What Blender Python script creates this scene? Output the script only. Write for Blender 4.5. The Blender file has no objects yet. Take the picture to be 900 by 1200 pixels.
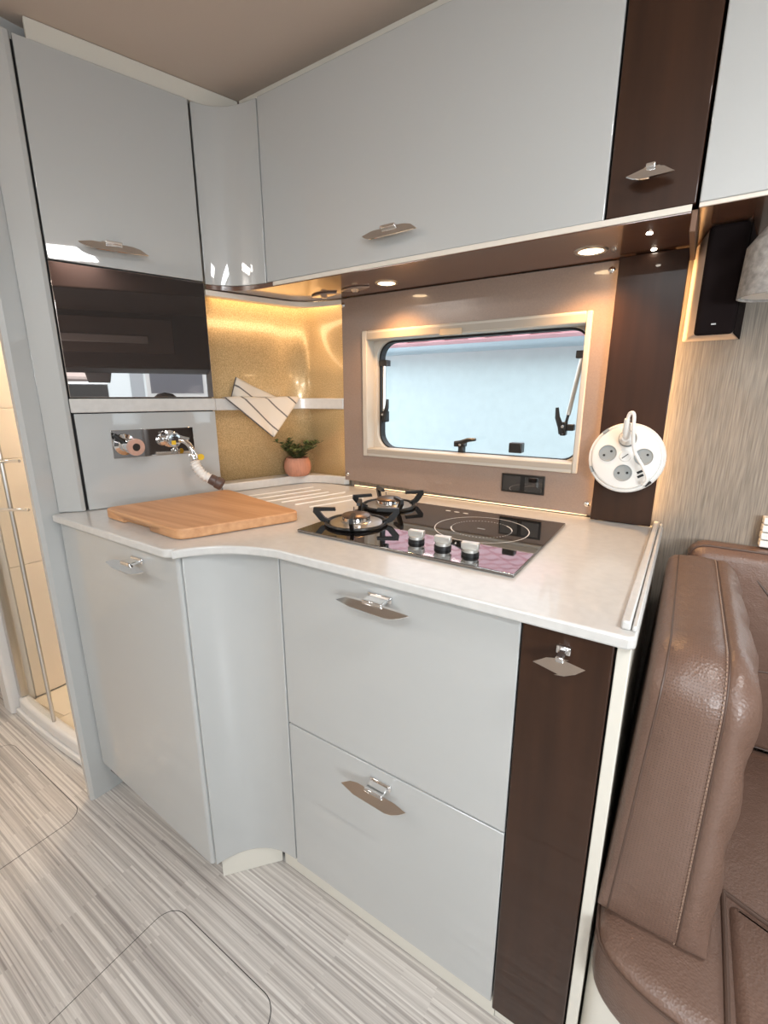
import bpy, bmesh, math, random
from mathutils import Vector, Matrix
random.seed(7)
S = bpy.context.scene
COL = S.collection
PI = math.pi
# ------------------------------------------------------------------ camera
cam_d = bpy.data.cameras.new('camera'); cam = bpy.data.objects.new('camera', cam_d); COL.objects.link(cam)
cam_d.sensor_fit = 'VERTICAL'; cam_d.sensor_height = 36.0; cam_d.lens = 36.0 * 539.85 / 1200.0
cam_d.clip_start = 0.02; cam_d.clip_end = 100
PITCH, YAW = -0.2476, 0.5785
cam.location = (0.306, -0.687, 1.2895)
cam.rotation_euler = (PI / 2 + PITCH, 0, YAW)
S.camera = cam
# ------------------------------------------------------------------ world, light, exposure
vs = S.view_settings
vs.view_transform = 'Standard'; vs.look = 'None'; vs.gamma = 1.0; vs.use_curve_mapping = False
vs.exposure = 0.14
W = bpy.data.worlds.new('overcast_sky'); S.world = W; W.use_nodes = True
wn = W.node_tree.nodes; wl = W.node_tree.links
bg = wn['Background']; bg.inputs['Strength'].default_value = 2.6
bg.inputs['Color'].default_value = (0.80, 0.92, 1.0, 1)

def area_light(name, loc, rot, sx, sy, power, color):
    d = bpy.data.lights.new(name, 'AREA'); d.shape = 'RECTANGLE'; d.size = sx; d.size_y = sy
    d.energy = power; d.color = color
    o = bpy.data.objects.new(name, d); COL.objects.link(o); o.location = loc; o.rotation_euler = rot
    return o
# fill lights added to brighten the room, and the dinette lamp
area_light('added_side_fill', (1.85, -1.60, 1.28), (math.radians(84), 0, 0), 1.1, 0.5, 46, (0.92, 0.97, 1.0))  # added fill at the unseen side opening, kept out of the glossy fronts
area_light('added_overhead_fill', (0.45, -1.44, 2.13), (0, 0, 0), 1.1, 0.3, 21, (0.90, 0.96, 1.0))  # added overhead fill, the ceiling has no opening here
area_light('added_corridor_fill', (-1.5, -1.50, 2.13), (0, 0, 0), 0.5, 0.2, 9, (1.0, 0.93, 0.86))  # added fill above the corridor, out of view
area_light('dinette_ceiling_light', (0.96, -0.40, 2.128), (0, 0, 0), 0.34, 0.26, 13, (1.0, 0.98, 0.96))

# ------------------------------------------------------------------ helpers
def tag(o, label=None, cat=None, group=None, kind=None):
    if label: o['label'] = label
    if cat: o['category'] = cat
    if group: o['group'] = group
    if kind: o['kind'] = kind
    return o
def thing(name, label, cat, loc=(0, 0, 0), group=None):
    o = bpy.data.objects.new(name, None); COL.objects.link(o); o.location = loc
    o.empty_display_size = 0.05
    return tag(o, label, cat, group)
def obj(name, bm, m, parent=None, smooth=35, bevel=0, seg=2, subs=0, solid=0):
    bmesh.ops.recalc_face_normals(bm, faces=bm.faces)
    me = bpy.data.meshes.new(name)
    for f in bm.faces: f.smooth = smooth > 0
    bm.to_mesh(me); bm.free()
    if smooth > 0: me.set_sharp_from_angle(angle=math.radians(smooth))
    o = bpy.data.objects.new(name, me); COL.objects.link(o)
    me.materials.append(m)
    if solid:
        md = o.modifiers.new('solid', 'SOLIDIFY'); md.thickness = solid; md.offset = 0
    if bevel:
        md = o.modifiers.new('bevel', 'BEVEL'); md.width = bevel; md.segments = seg
        md.limit_method = 'ANGLE'; md.angle_limit = math.radians(40); md.harden_normals = False
    if subs:
        md = o.modifiers.new('subd', 'SUBSURF'); md.levels = subs; md.render_levels = subs
    if parent is not None:
        o.parent = parent
        base = Vector((0, 0, 0)); p = parent
        while p is not None:
            base += p.location; p = p.parent
        # vertices are in world space: shift back by everything above
        if base.length > 0: me.transform(Matrix.Translation(-base))
    return o
def struct(name, bm, m, label=None, **k):
    o = obj(name, bm, m, **k); o['kind'] = 'structure'
    if label: o['label'] = label
    return o
def box(bm, x0, x1, y0, y1, z0, z1, M=None):
    v = [bm.verts.new((x, y, z)) for x in (x0, x1) for y in (y0, y1) for z in (z0, z1)]
    for f in ((0, 1, 3, 2), (4, 6, 7, 5), (0, 4, 5, 1), (2, 3, 7, 6), (0, 2, 6, 4), (1, 5, 7, 3)):
        bm.faces.new([v[i] for i in f])
    if M is not None: bmesh.ops.transform(bm, matrix=M, verts=v)
    return bm
def B(*a, **k): return box(bmesh.new(), *a, **k)
def prism(bm, poly, z0, z1):
    a = [bm.verts.new((p[0], p[1], z0)) for p in poly]; b = [bm.verts.new((p[0], p[1], z1)) for p in poly]
    n = len(poly)
    bm.faces.new(a[::-1]); bm.faces.new(b)
    for i in range(n): bm.faces.new((a[i], a[(i + 1) % n], b[(i + 1) % n], b[i]))
    return bm
def prism_axis(bm, poly, a0, a1, axis):
    """polygon in the two other axes, extruded along axis"""
    def mk(p, a): return {'x': (a, p[0], p[1]), 'y': (p[0], a, p[1]), 'z': (p[0], p[1], a)}[axis]
    a = [bm.verts.new(mk(p, a0)) for p in poly]; b = [bm.verts.new(mk(p, a1)) for p in poly]
    n = len(poly); bm.faces.new(a[::-1]); bm.faces.new(b)
    for i in range(n): bm.faces.new((a[i], a[(i + 1) % n], b[(i + 1) % n], b[i]))
    return bm
def tube(bm, pts, r, n=8, closed=False, radii=None):
    pts = [Vector(p) for p in pts]; rings = []; N = len(pts)
    up = Vector((0, 0, 1)); prev = None
    for i, p in enumerate(pts):
        if closed: t = pts[(i + 1) % N] - pts[i - 1]
        else: t = pts[min(i + 1, N - 1)] - pts[max(i - 1, 0)]
        t.normalize()
        if prev is None:
            u = t.cross(up)
            if u.length < 1e-3: u = t.cross(Vector((1, 0, 0)))
        else: u = prev - t * prev.dot(t)
        u.normalize(); prev = u; w = t.cross(u)
        rr = radii[i] if radii else r
        rings.append([bm.verts.new(p + (u * math.cos(2 * PI * k / n) + w * math.sin(2 * PI * k / n)) * rr) for k in range(n)])
    for i in range(N if closed else N - 1):
        a = rings[i]; b = rings[(i + 1) % N]
        for k in range(n): bm.faces.new((a[k], a[(k + 1) % n], b[(k + 1) % n], b[k]))
    if not closed:
        bm.faces.new(rings[0][::-1]); bm.faces.new(rings[-1])
    return bm
def lathe(bm, prof, M=None, n=32):
    """profile [(r,z)] turned round local z"""
    rings = []; vs_ = []
    for r, z in prof:
        if r < 1e-6: rg = [bm.verts.new((0, 0, z))]
        else: rg = [bm.verts.new((r * math.cos(2 * PI * k / n), r * math.sin(2 * PI * k / n), z)) for k in range(n)]
        rings.append(rg); vs_ += rg
    for a, b in zip(rings, rings[1:]):
        for k in range(n):
            if len(a) == 1 and len(b) == 1: continue
            if len(a) == 1: bm.faces.new((a[0], b[(k + 1) % n], b[k]))
            elif len(b) == 1: bm.faces.new((a[k], a[(k + 1) % n], b[0]))
            else: bm.faces.new((a[k], a[(k + 1) % n], b[(k + 1) % n], b[k]))
    if M is not None: bmesh.ops.transform(bm, matrix=M, verts=vs_)
    return bm
def frame_m(loc, zdir, xdir=None):
    z = Vector(zdir).normalized()
    x = Vector(xdir) if xdir else (Vector((0, 0, 1)).cross(z) if abs(z.z) < .9 else Vector((1, 0, 0)))
    x = (x - z * x.dot(z)).normalized(); y = z.cross(x)
    return Matrix.Translation(loc) @ Matrix((x, y, z)).transposed().to_4x4()
def qbez(a, c, b, n=10):
    a, c, b = Vector(a), Vector(c), Vector(b)
    return [a * (1 - t) ** 2 + c * 2 * t * (1 - t) + b * t * t for t in [i / n for i in range(n + 1)]]
def rrect(x0, x1, z0, z1, r, n=6):
    out = []
    for cx, cz, a0 in ((x1 - r, z1 - r, 0), (x0 + r, z1 - r, 90), (x0 + r, z0 + r, 180), (x1 - r, z0 + r, 270)):
        for k in range(n + 1):
            a = math.radians(a0 + 90 * k / n); out.append((cx + r * math.cos(a), cz + r * math.sin(a)))
    return out
def ring_y(bm, outer, inner, y0, y1):
    """ring between two loops (x,z) of equal count, extruded along y"""
    n = len(outer)
    L = [[bm.verts.new((p[0], y, p[1])) for p in lp] for lp in (outer, inner) for y in (y0, y1)]
    o0, o1, i0, i1 = L
    for k in range(n):
        j = (k + 1) % n
        for q in ((o0[k], o0[j], i0[j], i0[k]), (o1[k], i1[k], i1[j], o1[j]), (o0[k], o1[k], o1[j], o0[j]), (i0[k], i0[j], i1[j], i1[k])):
            bm.faces.new(q)
    return bm
def ribbon(bm, path, z0, z1, thick=0, side=1):
    """vertical wall along a plan path, with thickness to one side"""
    P2 = [Vector((p[0], p[1])) for p in path]; N = len(P2); off = []
    for i in range(N):
        t = (P2[min(i + 1, N - 1)] - P2[max(i - 1, 0)]).normalized()
        off.append(P2[i] + Vector((-t.y, t.x)) * thick * side)
    poly = [tuple(p) for p in P2] + [tuple(p) for p in off[::-1]]
    a = [[bm.verts.new((p.x, p.y, z)) for p in P2] for z in (z0, z1)]
    b = [[bm.verts.new((p.x, p.y, z)) for p in off] for z in (z0, z1)]
    for i in range(N - 1):
        bm.faces.new((a[0][i], a[0][i + 1], a[1][i + 1], a[1][i])); bm.faces.new((b[0][i], b[1][i], b[1][i + 1], b[0][i + 1]))
        bm.faces.new((a[0][i], b[0][i], b[0][i + 1], a[0][i + 1])); bm.faces.new((a[1][i], a[1][i + 1], b[1][i + 1], b[1][i]))
    for i in (0, N - 1): bm.faces.new((a[0][i], a[1][i], b[1][i], b[0][i]))
    return bm
def strip_between(bm, pa, pb, z0, z1):
    """solid slab between two plan paths with equal counts"""
    n = len(pa)
    L = [[bm.verts.new((p[0], p[1], z)) for p in path] for path in (pa, pb) for z in (z0, z1)]
    a0, a1, b0, b1 = L
    for i in range(n - 1):
        for q in ((a0[i], a0[i + 1], a1[i + 1], a1[i]), (b0[i], b1[i], b1[i + 1], b0[i + 1]), (a0[i], b0[i], b0[i + 1], a0[i + 1]), (a1[i], a1[i + 1], b1[i + 1], b1[i])):
            bm.faces.new(q)
    for i in (0, n - 1): bm.faces.new((a0[i], a1[i], b1[i], b0[i]))
    return bm
def resample(path, n):
    P2 = [Vector((p[0], p[1])) for p in path]; d = [0]
    for a, b in zip(P2, P2[1:]): d.append(d[-1] + (b - a).length)
    out = []
    for k in range(n):
        s = d[-1] * k / (n - 1); i = 0
        while i < len(d) - 2 and d[i + 1] < s: i += 1
        t = (s - d[i]) / max(d[i + 1] - d[i], 1e-9); p = P2[i].lerp(P2[i + 1], min(t, 1)); out.append((p.x, p.y))
    return out

# ------------------------------------------------------------------ materials
def mat(name, col, rough=.5, metal=0, coat=0, coat_r=.03, ior=1.5, bump=None, noise=None, emit=None, alpha=1, sheen=0, trans=0):
    m = bpy.data.materials.new(name); m.use_nodes = True; nt = m.node_tree; p = nt.nodes['Principled BSDF']
    p.inputs['Base Color'].default_value = (*col, 1); p.inputs['Roughness'].default_value = rough
    p.inputs['Metallic'].default_value = metal; p.inputs['Coat Weight'].default_value = coat
    p.inputs['Coat Roughness'].default_value = coat_r; p.inputs['IOR'].default_value = ior
    p.inputs['Sheen Weight'].default_value = sheen; p.inputs['Transmission Weight'].default_value = trans
    tc = nt.nodes.new('ShaderNodeTexCoord')
    def n_tex(scale, detail=3, stretch=None):
        t = nt.nodes.new('ShaderNodeTexNoise'); t.inputs['Scale'].default_value = scale; t.inputs['Detail'].default_value = detail
        mp = nt.nodes.new('ShaderNodeMapping')
        if stretch: mp.inputs['Scale'].default_value = stretch
        nt.links.new(tc.outputs['Object'], mp.inputs['Vector']); nt.links.new(mp.outputs[0], t.inputs['Vector'])
        return t
    if noise:   # (amount, scale, stretch)
        t = n_tex(noise[1], 4, noise[2] if len(noise) > 2 else None)
        r = nt.nodes.new('ShaderNodeValToRGB'); a = noise[0]
        r.color_ramp.elements[0].position = .3; r.color_ramp.elements[1].position = .7
        r.color_ramp.elements[0].color = (*[c * (1 - a) for c in col], 1); r.color_ramp.elements[1].color = (*[min(1, c * (1 + a)) for c in col], 1)
        nt.links.new(t.outputs['Fac'], r.inputs[0]); nt.links.new(r.outputs[0], p.inputs['Base Color'])
    if bump:    # (strength, scale, stretch)
        t = n_tex(bump[1], 3, bump[2] if len(bump) > 2 else None)
        b = nt.nodes.new('ShaderNodeBump'); b.inputs['Strength'].default_value = bump[0]; b.inputs['Distance'].default_value = .002
        nt.links.new(t.outputs['Fac'], b.inputs['Height']); nt.links.new(b.outputs[0], p.inputs['Normal'])
    if emit:
        p.inputs['Emission Color'].default_value = (*emit[0], 1); p.inputs['Emission Strength'].default_value = emit[1]
    return m
def P(m): return m.node_tree.nodes['Principled BSDF']


LACQ = mat('grey_lacquer', (.450, .460, .455), .35, coat=1, coat_r=.025)
P(LACQ).inputs['Coat IOR'].default_value = 1.85
CREAM = mat('cream_board', (.66, .63, .56), .45)
EDGE = mat('cream_edge', (.70, .64, .56), .4)
DARKGAP = mat('dark_carcass', (.02, .018, .018), .7)
BROWN = mat('brown_gloss', (.033, .0130, .0060), .4, coat=.4, coat_r=.03, noise=(.25, 30, (1, 1, .08)))
P(BROWN).inputs['Specular IOR Level'].default_value = .2
WOODB = mat('brown_wood_soffit', (.115, .052, .030), .25, coat=.8, coat_r=.08, noise=(.3, 14, (.15, 2, 2)))
TAUPE = mat('taupe_gloss_panel', (.27, .195, .155), .3, coat=1, coat_r=.03, noise=(.06, 300))
STONE = mat('worktop_stone', (.585, .575, .555), .28, coat=.35, coat_r=.08, noise=(.045, 60))
CHROME = mat('chrome', (.82, .82, .82), .07, metal=1)
STEEL = mat('brushed_steel', (.62, .60, .57), .28, metal=1)
SATIN = mat('satin_silver', (.62, .61, .58), .38, metal=.7)
BLACKP = mat('black_plastic', (.012, .012, .013), .35)
BLACKG = mat('black_enamel', (.008, .008, .008), .35)
CAPM = mat('burner_cap_bronze', (.16, .12, .10), .35, metal=.8)
HOBG = mat('black_hob_glass', (.006, .005, .005), .03, ior=3.2)
WHITEP = mat('white_plastic', (.78, .77, .74), .3)
GREYP = mat('grey_plastic', (.28, .30, .30), .4)
PRINT = mat('hob_print_white', (.62, .60, .58), .5)
RUBBER = mat('black_rubber', (.015, .015, .016), .6)
FRAMEW = mat('window_frame_white', (.50, .46, .40), .4); CASS = mat('blind_cassette_shaded', (.36, .32, .27), .45)  # cassette colour is darkened to carry its backlit shade
TAN = mat('blind_handle_tan', (.52, .40, .27), .5)
TERRA = mat('terracotta', (.50, .23, .15), .75, bump=(.3, 60, (3, 3, .3)), noise=(.15, 20, (6, 6, .5)))
SOIL = mat('soil', (.05, .035, .02), .95)
STEM = mat('plant_stem', (.14, .11, .04), .8)
LEAF = mat('plant_leaf', (.075, .105, .035), .55, noise=(.5, 40))
CEIL = mat('ceiling_fabric', (.52, .43, .36), .9, bump=(.15, 300))
SHOWERW = mat('shower_wall_beige', (.90, .77, .62), .45)
SHOWERF = mat('shower_floor_tile', (.80, .70, .55), .4)
WHITEG = mat('white_gelcoat', (.74, .72, .70), .3)
SPKB = mat('speaker_cloth', (.012, .008, .008), .9, bump=(.6, 1500))
P(SPKB).inputs['Specular IOR Level'].default_value = .08
SPKS = mat('speaker_case_beige', (.60, .50, .43), .4)
YELLOW = mat('yellow_tag', (.75, .48, .02), .4)
NOZZLE = mat('brown_nozzle', (.10, .065, .055), .35)
WHITEH = mat('white_bellows', (.76, .74, .70), .4)
COPPER = mat('rose_ring', (.75, .50, .42), .25, metal=.6)
REDROOF = mat('roof_tile_red', (.88, .47, .49), .8, noise=(.10, 4))
RENDER = mat('rendered_wall_white', (.64, .665, .665), .9, bump=(.8, 60), noise=(.03, 12))
GROUND = mat('asphalt', (.20, .20, .20), .9, noise=(.2, 3))
ZINC = mat('zinc_gutter', (.42, .46, .50), .5, metal=.3)
LAMPW = mat('lamp_glow_warm', (1, .8, .55), .5, emit=((1.0, .72, .42), 14))
LEDW = mat('led_glow_warm', (1, .8, .55), .5, emit=((1.0, .60, .26), 14))
LEDG = mat('led_glow_niche', (1, .8, .55), .5, emit=((1.0, .72, .42), 8))
LEDS = mat('led_glow_sill', (1, .8, .55), .5, emit=((1.0, .66, .36), 1.5))
GLINTC = mat('glint_glow_white', (1, .95, .88), .5, emit=((1.0, .90, .76), 30))
LIGHTP = mat('pale_print', (.6, .6, .6), .5)

def fabric_wall():
    m = mat('woven_wall', (.235, .200, .163), .75, noise=(.28, 40, (9, 9, .35)), bump=(.4, 60, (8, 8, .4))); return m
WALLF = fabric_wall()
LAMPF = mat('lamp_shade_felt', (.30, .28, .26), .85, noise=(.3, 90, (1, 1, 1)), bump=(.4, 200))

def gold_mat():
    m = mat('gold_speckle', (.62, .43, .21), .30, metal=.25, coat=.5, coat_r=.08); nt = m.node_tree
    tc = nt.nodes.new('ShaderNodeTexCoord'); t = nt.nodes.new('ShaderNodeTexNoise'); t.inputs['Scale'].default_value = 320; t.inputs['Detail'].default_value = 2
    r = nt.nodes.new('ShaderNodeValToRGB'); r.color_ramp.elements[0].position = .35; r.color_ramp.elements[1].position = .68
    r.color_ramp.elements[0].color = (.50, .33, .15, 1); r.color_ramp.elements[1].color = (.76, .56, .30, 1)
    nt.links.new(tc.outputs['Object'], t.inputs['Vector']); nt.links.new(t.outputs['Fac'], r.inputs[0]); nt.links.new(r.outputs[0], P(m).inputs['Base Color'])
    return m
GOLD = gold_mat()

def dark_glass():
    m = bpy.data.materials.new('brown_mirror_glass'); m.use_nodes = True; nt = m.node_tree; p = P(m)
    p.inputs['Base Color'].default_value = (.62, .56, .53, 1); p.inputs['Metallic'].default_value = .95; p.inputs['Roughness'].default_value = .015
    return m
DGLASS = dark_glass()

def pane_mat(name, tint, gl=.06):
    m = bpy.data.materials.new(name); m.use_nodes = True; nt = m.node_tree; out = nt.nodes['Material Output']
    nt.nodes.remove(P(m))
    t = nt.nodes.new('ShaderNodeBsdfTransparent'); t.inputs[0].default_value = (*tint, 1)
    g = nt.nodes.new('ShaderNodeBsdfGlossy'); g.inputs['Roughness'].default_value = .02
    mx = nt.nodes.new('ShaderNodeMixShader'); mx.inputs[0].default_value = gl
    nt.links.new(t.outputs[0], mx.inputs[1]); nt.links.new(g.outputs[0], mx.inputs[2]); nt.links.new(mx.outputs[0], out.inputs[0])
    return m
PANE = pane_mat('acrylic_pane', (.95, .985, .99), .04)
SHGLASS = pane_mat('shower_glass', (.96, .96, .95), .07)

def floor_mat():
    m = mat('striped_vinyl_floor', (.5, .46, .42), .42, coat=.15, coat_r=.2); nt = m.node_tree; L = nt.links
    geo = nt.nodes.new('ShaderNodeNewGeometry'); mp = nt.nodes.new('ShaderNodeMapping')
    L.new(geo.outputs['Position'], mp.inputs['Vector'])
    def bricks(w, h, off, c1, c2, freq=2):
        b = nt.nodes.new('ShaderNodeTexBrick'); b.offset = off; b.offset_frequency = freq
        b.inputs['Scale'].default_value = 1; b.inputs['Brick Width'].default_value = w; b.inputs['Row Height'].default_value = h
        b.inputs['Mortar Size'].default_value = 0; b.inputs['Color1'].default_value = (*[c1] * 3, 1); b.inputs['Color2'].default_value = (*[c2] * 3, 1)
        b.inputs['Bias'].default_value = 0; L.new(mp.outputs[0], b.inputs['Vector']); return b
    b1 = bricks(.62, .0052, .37, 0, 1, 2); b2 = bricks(.34, .0031, .23, 0, 1, 3)
    mp2 = nt.nodes.new('ShaderNodeMapping'); mp2.inputs['Scale'].default_value = (.9, 150, 1); L.new(geo.outputs['Position'], mp2.inputs['Vector'])
    n1 = nt.nodes.new('ShaderNodeTexNoise'); n1.inputs['Scale'].default_value = 1; n1.inputs['Detail'].default_value = 3; L.new(mp2.outputs[0], n1.inputs['Vector'])
    mp3 = nt.nodes.new('ShaderNodeMapping'); mp3.inputs['Scale'].default_value = (30, 500, 1); L.new(geo.outputs['Position'], mp3.inputs['Vector'])
    n2 = nt.nodes.new('ShaderNodeTexNoise'); n2.inputs['Scale'].default_value = 1; L.new(mp3.outputs[0], n2.inputs['Vector'])
    def mad(a, k, c):
        q = nt.nodes.new('ShaderNodeMath'); q.operation = 'MULTIPLY_ADD'; L.new(a, q.inputs[0]); q.inputs[1].default_value = k
        if isinstance(c, float): q.inputs[2].default_value = c
        else: L.new(c, q.inputs[2])
        return q.outputs[0]
    s = mad(b1.outputs['Color'], .26, 0.0); s = mad(b2.outputs['Color'], .17, s); s = mad(n1.outputs['Fac'], .72, s); s = mad(n2.outputs['Fac'], .14, s)
    r = nt.nodes.new('ShaderNodeValToRGB'); e = r.color_ramp.elements
    e[0].position = .34; e[0].color = (.255, .230, .215, 1); e[1].position = .86; e[1].color = (.66, .625, .585, 1)
    q = r.color_ramp.elements.new(.60); q.color = (.455, .42, .39, 1)
    L.new(s, r.inputs[0]); L.new(r.outputs[0], P(m).inputs['Base Color'])
    return m
FLOOR = floor_mat()

def beech():
    m = mat('beech_board', (.58, .32, .16), .5); nt = m.node_tree; L = nt.links
    tc = nt.nodes.new('ShaderNodeTexCoord'); mp = nt.nodes.new('ShaderNodeMapping'); mp.inputs['Scale'].default_value = (3, 60, 60); mp.inputs['Rotation'].default_value = (0, 0, .05)
    n = nt.nodes.new('ShaderNodeTexNoise'); n.inputs['Scale'].default_value = 1; n.inputs['Detail'].default_value = 4
    r = nt.nodes.new('ShaderNodeValToRGB'); e = r.color_ramp.elements; e[0].position = .3; e[0].color = (.50, .25, .115, 1); e[1].position = .7; e[1].color = (.64, .355, .18, 1)
    L.new(tc.outputs['Object'], mp.inputs[0]); L.new(mp.outputs[0], n.inputs['Vector']); L.new(n.outputs['Fac'], r.inputs[0]); L.new(r.outputs[0], P(m).inputs['Base Color'])
    return m
BEECH = beech()

def leather(name, col, perf=False):
    m = mat(name, col, .38, coat=.15, coat_r=.35); nt = m.node_tree; L = nt.links
    tc = nt.nodes.new('ShaderNodeTexCoord'); v = nt.nodes.new('ShaderNodeTexVoronoi'); v.inputs['Scale'].default_value = 260
    L.new(tc.outputs['Object'], v.inputs['Vector'])
    n = nt.nodes.new('ShaderNodeTexNoise'); n.inputs['Scale'].default_value = 22; L.new(tc.outputs['Object'], n.inputs['Vector'])
    b = nt.nodes.new('ShaderNodeBump'); b.inputs['Strength'].default_value = .35; b.inputs['Distance'].default_value = .0015; L.new(v.outputs['Distance'], b.inputs['Height'])
    b2 = nt.nodes.new('ShaderNodeBump'); b2.inputs['Strength'].default_value = .5; b2.inputs['Distance'].default_value = .006; L.new(n.outputs['Fac'], b2.inputs['Height']); L.new(b.outputs[0], b2.inputs['Normal'])
    last = b2
    if perf:   # punched holes on a regular grid
        sep = nt.nodes.new('ShaderNodeSeparateXYZ'); uvn = nt.nodes.new('ShaderNodeUVMap'); L.new(uvn.outputs[0], sep.inputs[0])
        def mth(op, a, k):
            q = nt.nodes.new('ShaderNodeMath'); q.operation = op
            for i, s in enumerate((a, k)):
                if isinstance(s, (int, float)): q.inputs[i].default_value = s
                else: L.new(s, q.inputs[i])
            return q.outputs[0]
        yz = sep.outputs['Y']
        def cell(s):
            f = mth('FRACT', mth('MULTIPLY', s, 215.0), 0); f = mth('SUBTRACT', f, .5); return mth('MULTIPLY', f, f)
        d = mth('ADD', cell(mth('ADD', sep.outputs['X'], 0)), cell(yz)); d = mth('SQRT', d, 0)
        hole = mth('LESS_THAN', d, .17)
        mx = nt.nodes.new('ShaderNodeMixRGB'); L.new(hole, mx.inputs[0]); mx.inputs[1].default_value = (*col, 1); mx.inputs[2].default_value = (*[c * .5 for c in col], 1)
        L.new(mx.outputs[0], P(m).inputs['Base Color'])
        b3 = nt.nodes.new('ShaderNodeBump'); b3.invert = True; b3.inputs['Strength'].default_value = .5; b3.inputs['Distance'].default_value = .001
        L.new(hole, b3.inputs['Height']); L.new(b2.outputs[0], b3.inputs['Normal']); last = b3
    L.new(last.outputs[0], P(m).inputs['Normal'])
    return m
LCOL = (.150, .088, .064)
LEATHER = leather('brown_leather', LCOL); LEATHP = leather('perforated_leather', LCOL, True)
THREAD = mat('seam_thread', (.27, .18, .13), .7)
PIPING = mat('dark_piping', (.085, .050, .036), .5)

def towel_mat():
    m = mat('striped_linen', (.72, .64, .55), .9, bump=(.3, 700)); nt = m.node_tree; L = nt.links
    uv = nt.nodes.new('ShaderNodeUVMap'); sep = nt.nodes.new('ShaderNodeSeparateXYZ'); L.new(uv.outputs[0], sep.inputs[0])
    def mth(op, a, k):
        q = nt.nodes.new('ShaderNodeMath'); q.operation = op; L.new(a, q.inputs[0]); q.inputs[1].default_value = k; return q.outputs[0]
    s = mth('MULTIPLY', sep.outputs['X'], 16.0); f = mth('FRACT', s, 0); st = mth('LESS_THAN', f, .085)
    mx = nt.nodes.new('ShaderNodeMixRGB'); L.new(st, mx.inputs[0]); mx.inputs[1].default_value = (.72, .65, .56, 1); mx.inputs[2].default_value = (.16, .14, .13, 1)
    L.new(mx.outputs[0], P(m).inputs['Base Color']); return m
TOWEL = towel_mat()
HEM = mat('towel_hem_dark', (.12, .11, .11), .9)

# ------------------------------------------------------------------ the vehicle shell
XL, XR, YF, YW, ZC = -2.45, 3.25, -1.66, 0.669, 2.145
A = Vector((-1.119, -.075)); Bp = Vector((-.998, .303)); AB = (Bp - A).normalized(); NL = Vector((AB.y, -AB.x))   # facing +x
ZT, ZM, ZB, ZCT = .944, .508, .071, .965
ZU, ZUT = 1.618, 2.098; YU = .397

fl = struct('floor', B(XL, XR, YF, YW + .05, -.04, 0), FLOOR, 'grey and cream striped vinyl floor')
def hatch(x0, x1, y0, y1, r=.05):
    lp = rrect(x0, x1, y0, y1, r, 8); lp2 = rrect(x0 + .002, x1 - .002, y0 + .002, y1 - .002, r - .002, 8)
    bm = bmesh.new(); n = len(lp)
    a = [bm.verts.new((p[0], p[1], .0004)) for p in lp]; b = [bm.verts.new((p[0], p[1], .0004)) for p in lp2]
    for k in range(n): bm.faces.new((a[k], a[(k + 1) % n], b[(k + 1) % n], b[k]))
    obj('hatch_gap', bm, DARKGAP, fl)
    bm = bmesh.new(); lp3 = lp2
    prism(bm, lp3, .0001, .0008); obj('floor_hatch', bm, FLOOR, fl)
hatch(-.66, -.267, -.95, -.218); hatch(-1.72, -1.146, -.95, -.215)

cl = struct('ceiling', B(XL, XR, YF, YW + .05, ZC, ZC + .04), CEIL, 'beige fabric ceiling')
# window wall with two openings
W1 = (-.648, .066, 1.083, 1.497); W2 = (.56, 1.45, 1.02, 1.45)
def wall_back():
    bm = bmesh.new(); xs = [XL - .05, W1[0], W1[1], W2[0], W2[1], XR + .05]
    for i in range(5):
        if i in (1, 3):
            w = (W1, W2)[i // 2]
            box(bm, xs[i], xs[i + 1], YW, YW + .05, -.04, w[2]); box(bm, xs[i], xs[i + 1], YW, YW + .05, w[3], ZC + .04)
        else: box(bm, xs[i], xs[i + 1], YW, YW + .05, -.04, ZC + .04)
    return bm
struct('wall_back', wall_back(), WALLF, 'taupe woven textured outer wall')
def wall_front():
    bm = bmesh.new(); y0, y1 = YF - .05, YF
    box(bm, XL - .05, 1.25, y0, y1, -.04, ZC + .04); box(bm, 2.45, XR + .05, y0, y1, -.04, ZC + .04)
    box(bm, 1.25, 2.45, y0, y1, -.04, 1.0); box(bm, 1.25, 2.45, y0, y1, 1.56, ZC + .04)
    return bm
struct('wall_front', wall_front(), mat('pale_wall', (.58, .57, .56), .5), 'pale aisle-side wall with one window')
struct('wall_left', B(XL - .05, XL, YF, YW, -.04, ZC + .04), SHOWERW, 'warm beige end wall')
def wall_cab():
    bm = bmesh.new(); box(bm, XR, XR + .05, YF, YW, -.04, .98); box(bm, XR, XR + .05, YF, YW, 1.595, ZC + .04)
    box(bm, XR, XR + .05, YF, -1.5, .98, 1.595); box(bm, XR, XR + .05, .36, YW, .98, 1.595)
    return bm
struct('wall_right', wall_cab(), mat('cab_grey', (.20, .19, .19), .5), 'grey cab end around the windscreen')
bed = thing('drop_down_bed', 'dark brown drop-down bed above the cab', 'bed', (2.6, -.6, 1.515))
DBED = mat('bed_dark_brown', (.015, .0065, .004), .6); DBED2 = mat('bed_mid_brown', (.032, .017, .012), .6)
for _m in (DBED, DBED2): P(_m).inputs['Specular IOR Level'].default_value = .1
obj('bed_panel', B(2.0, 3.05, -1.6, .385, 1.515, 2.12), DBED, bed, bevel=.02)
obj('overhead_dark_slab', B(1.10, 1.998, -1.6, .385, 1.96, 2.13), DBED, bed, bevel=.01)  # unseen slab added so the glass flap mirrors dark brown
obj('bed_face', B(1.985, 1.999, -1.1, .10, 1.64, 1.92), DBED2, bed, bevel=.006)
obj('bed_rail', B(1.97, 1.984, -.75, -.10, 1.72, 1.78), mat('bed_rail_brown', (.07, .045, .036), .6), bed, bevel=.004)
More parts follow.
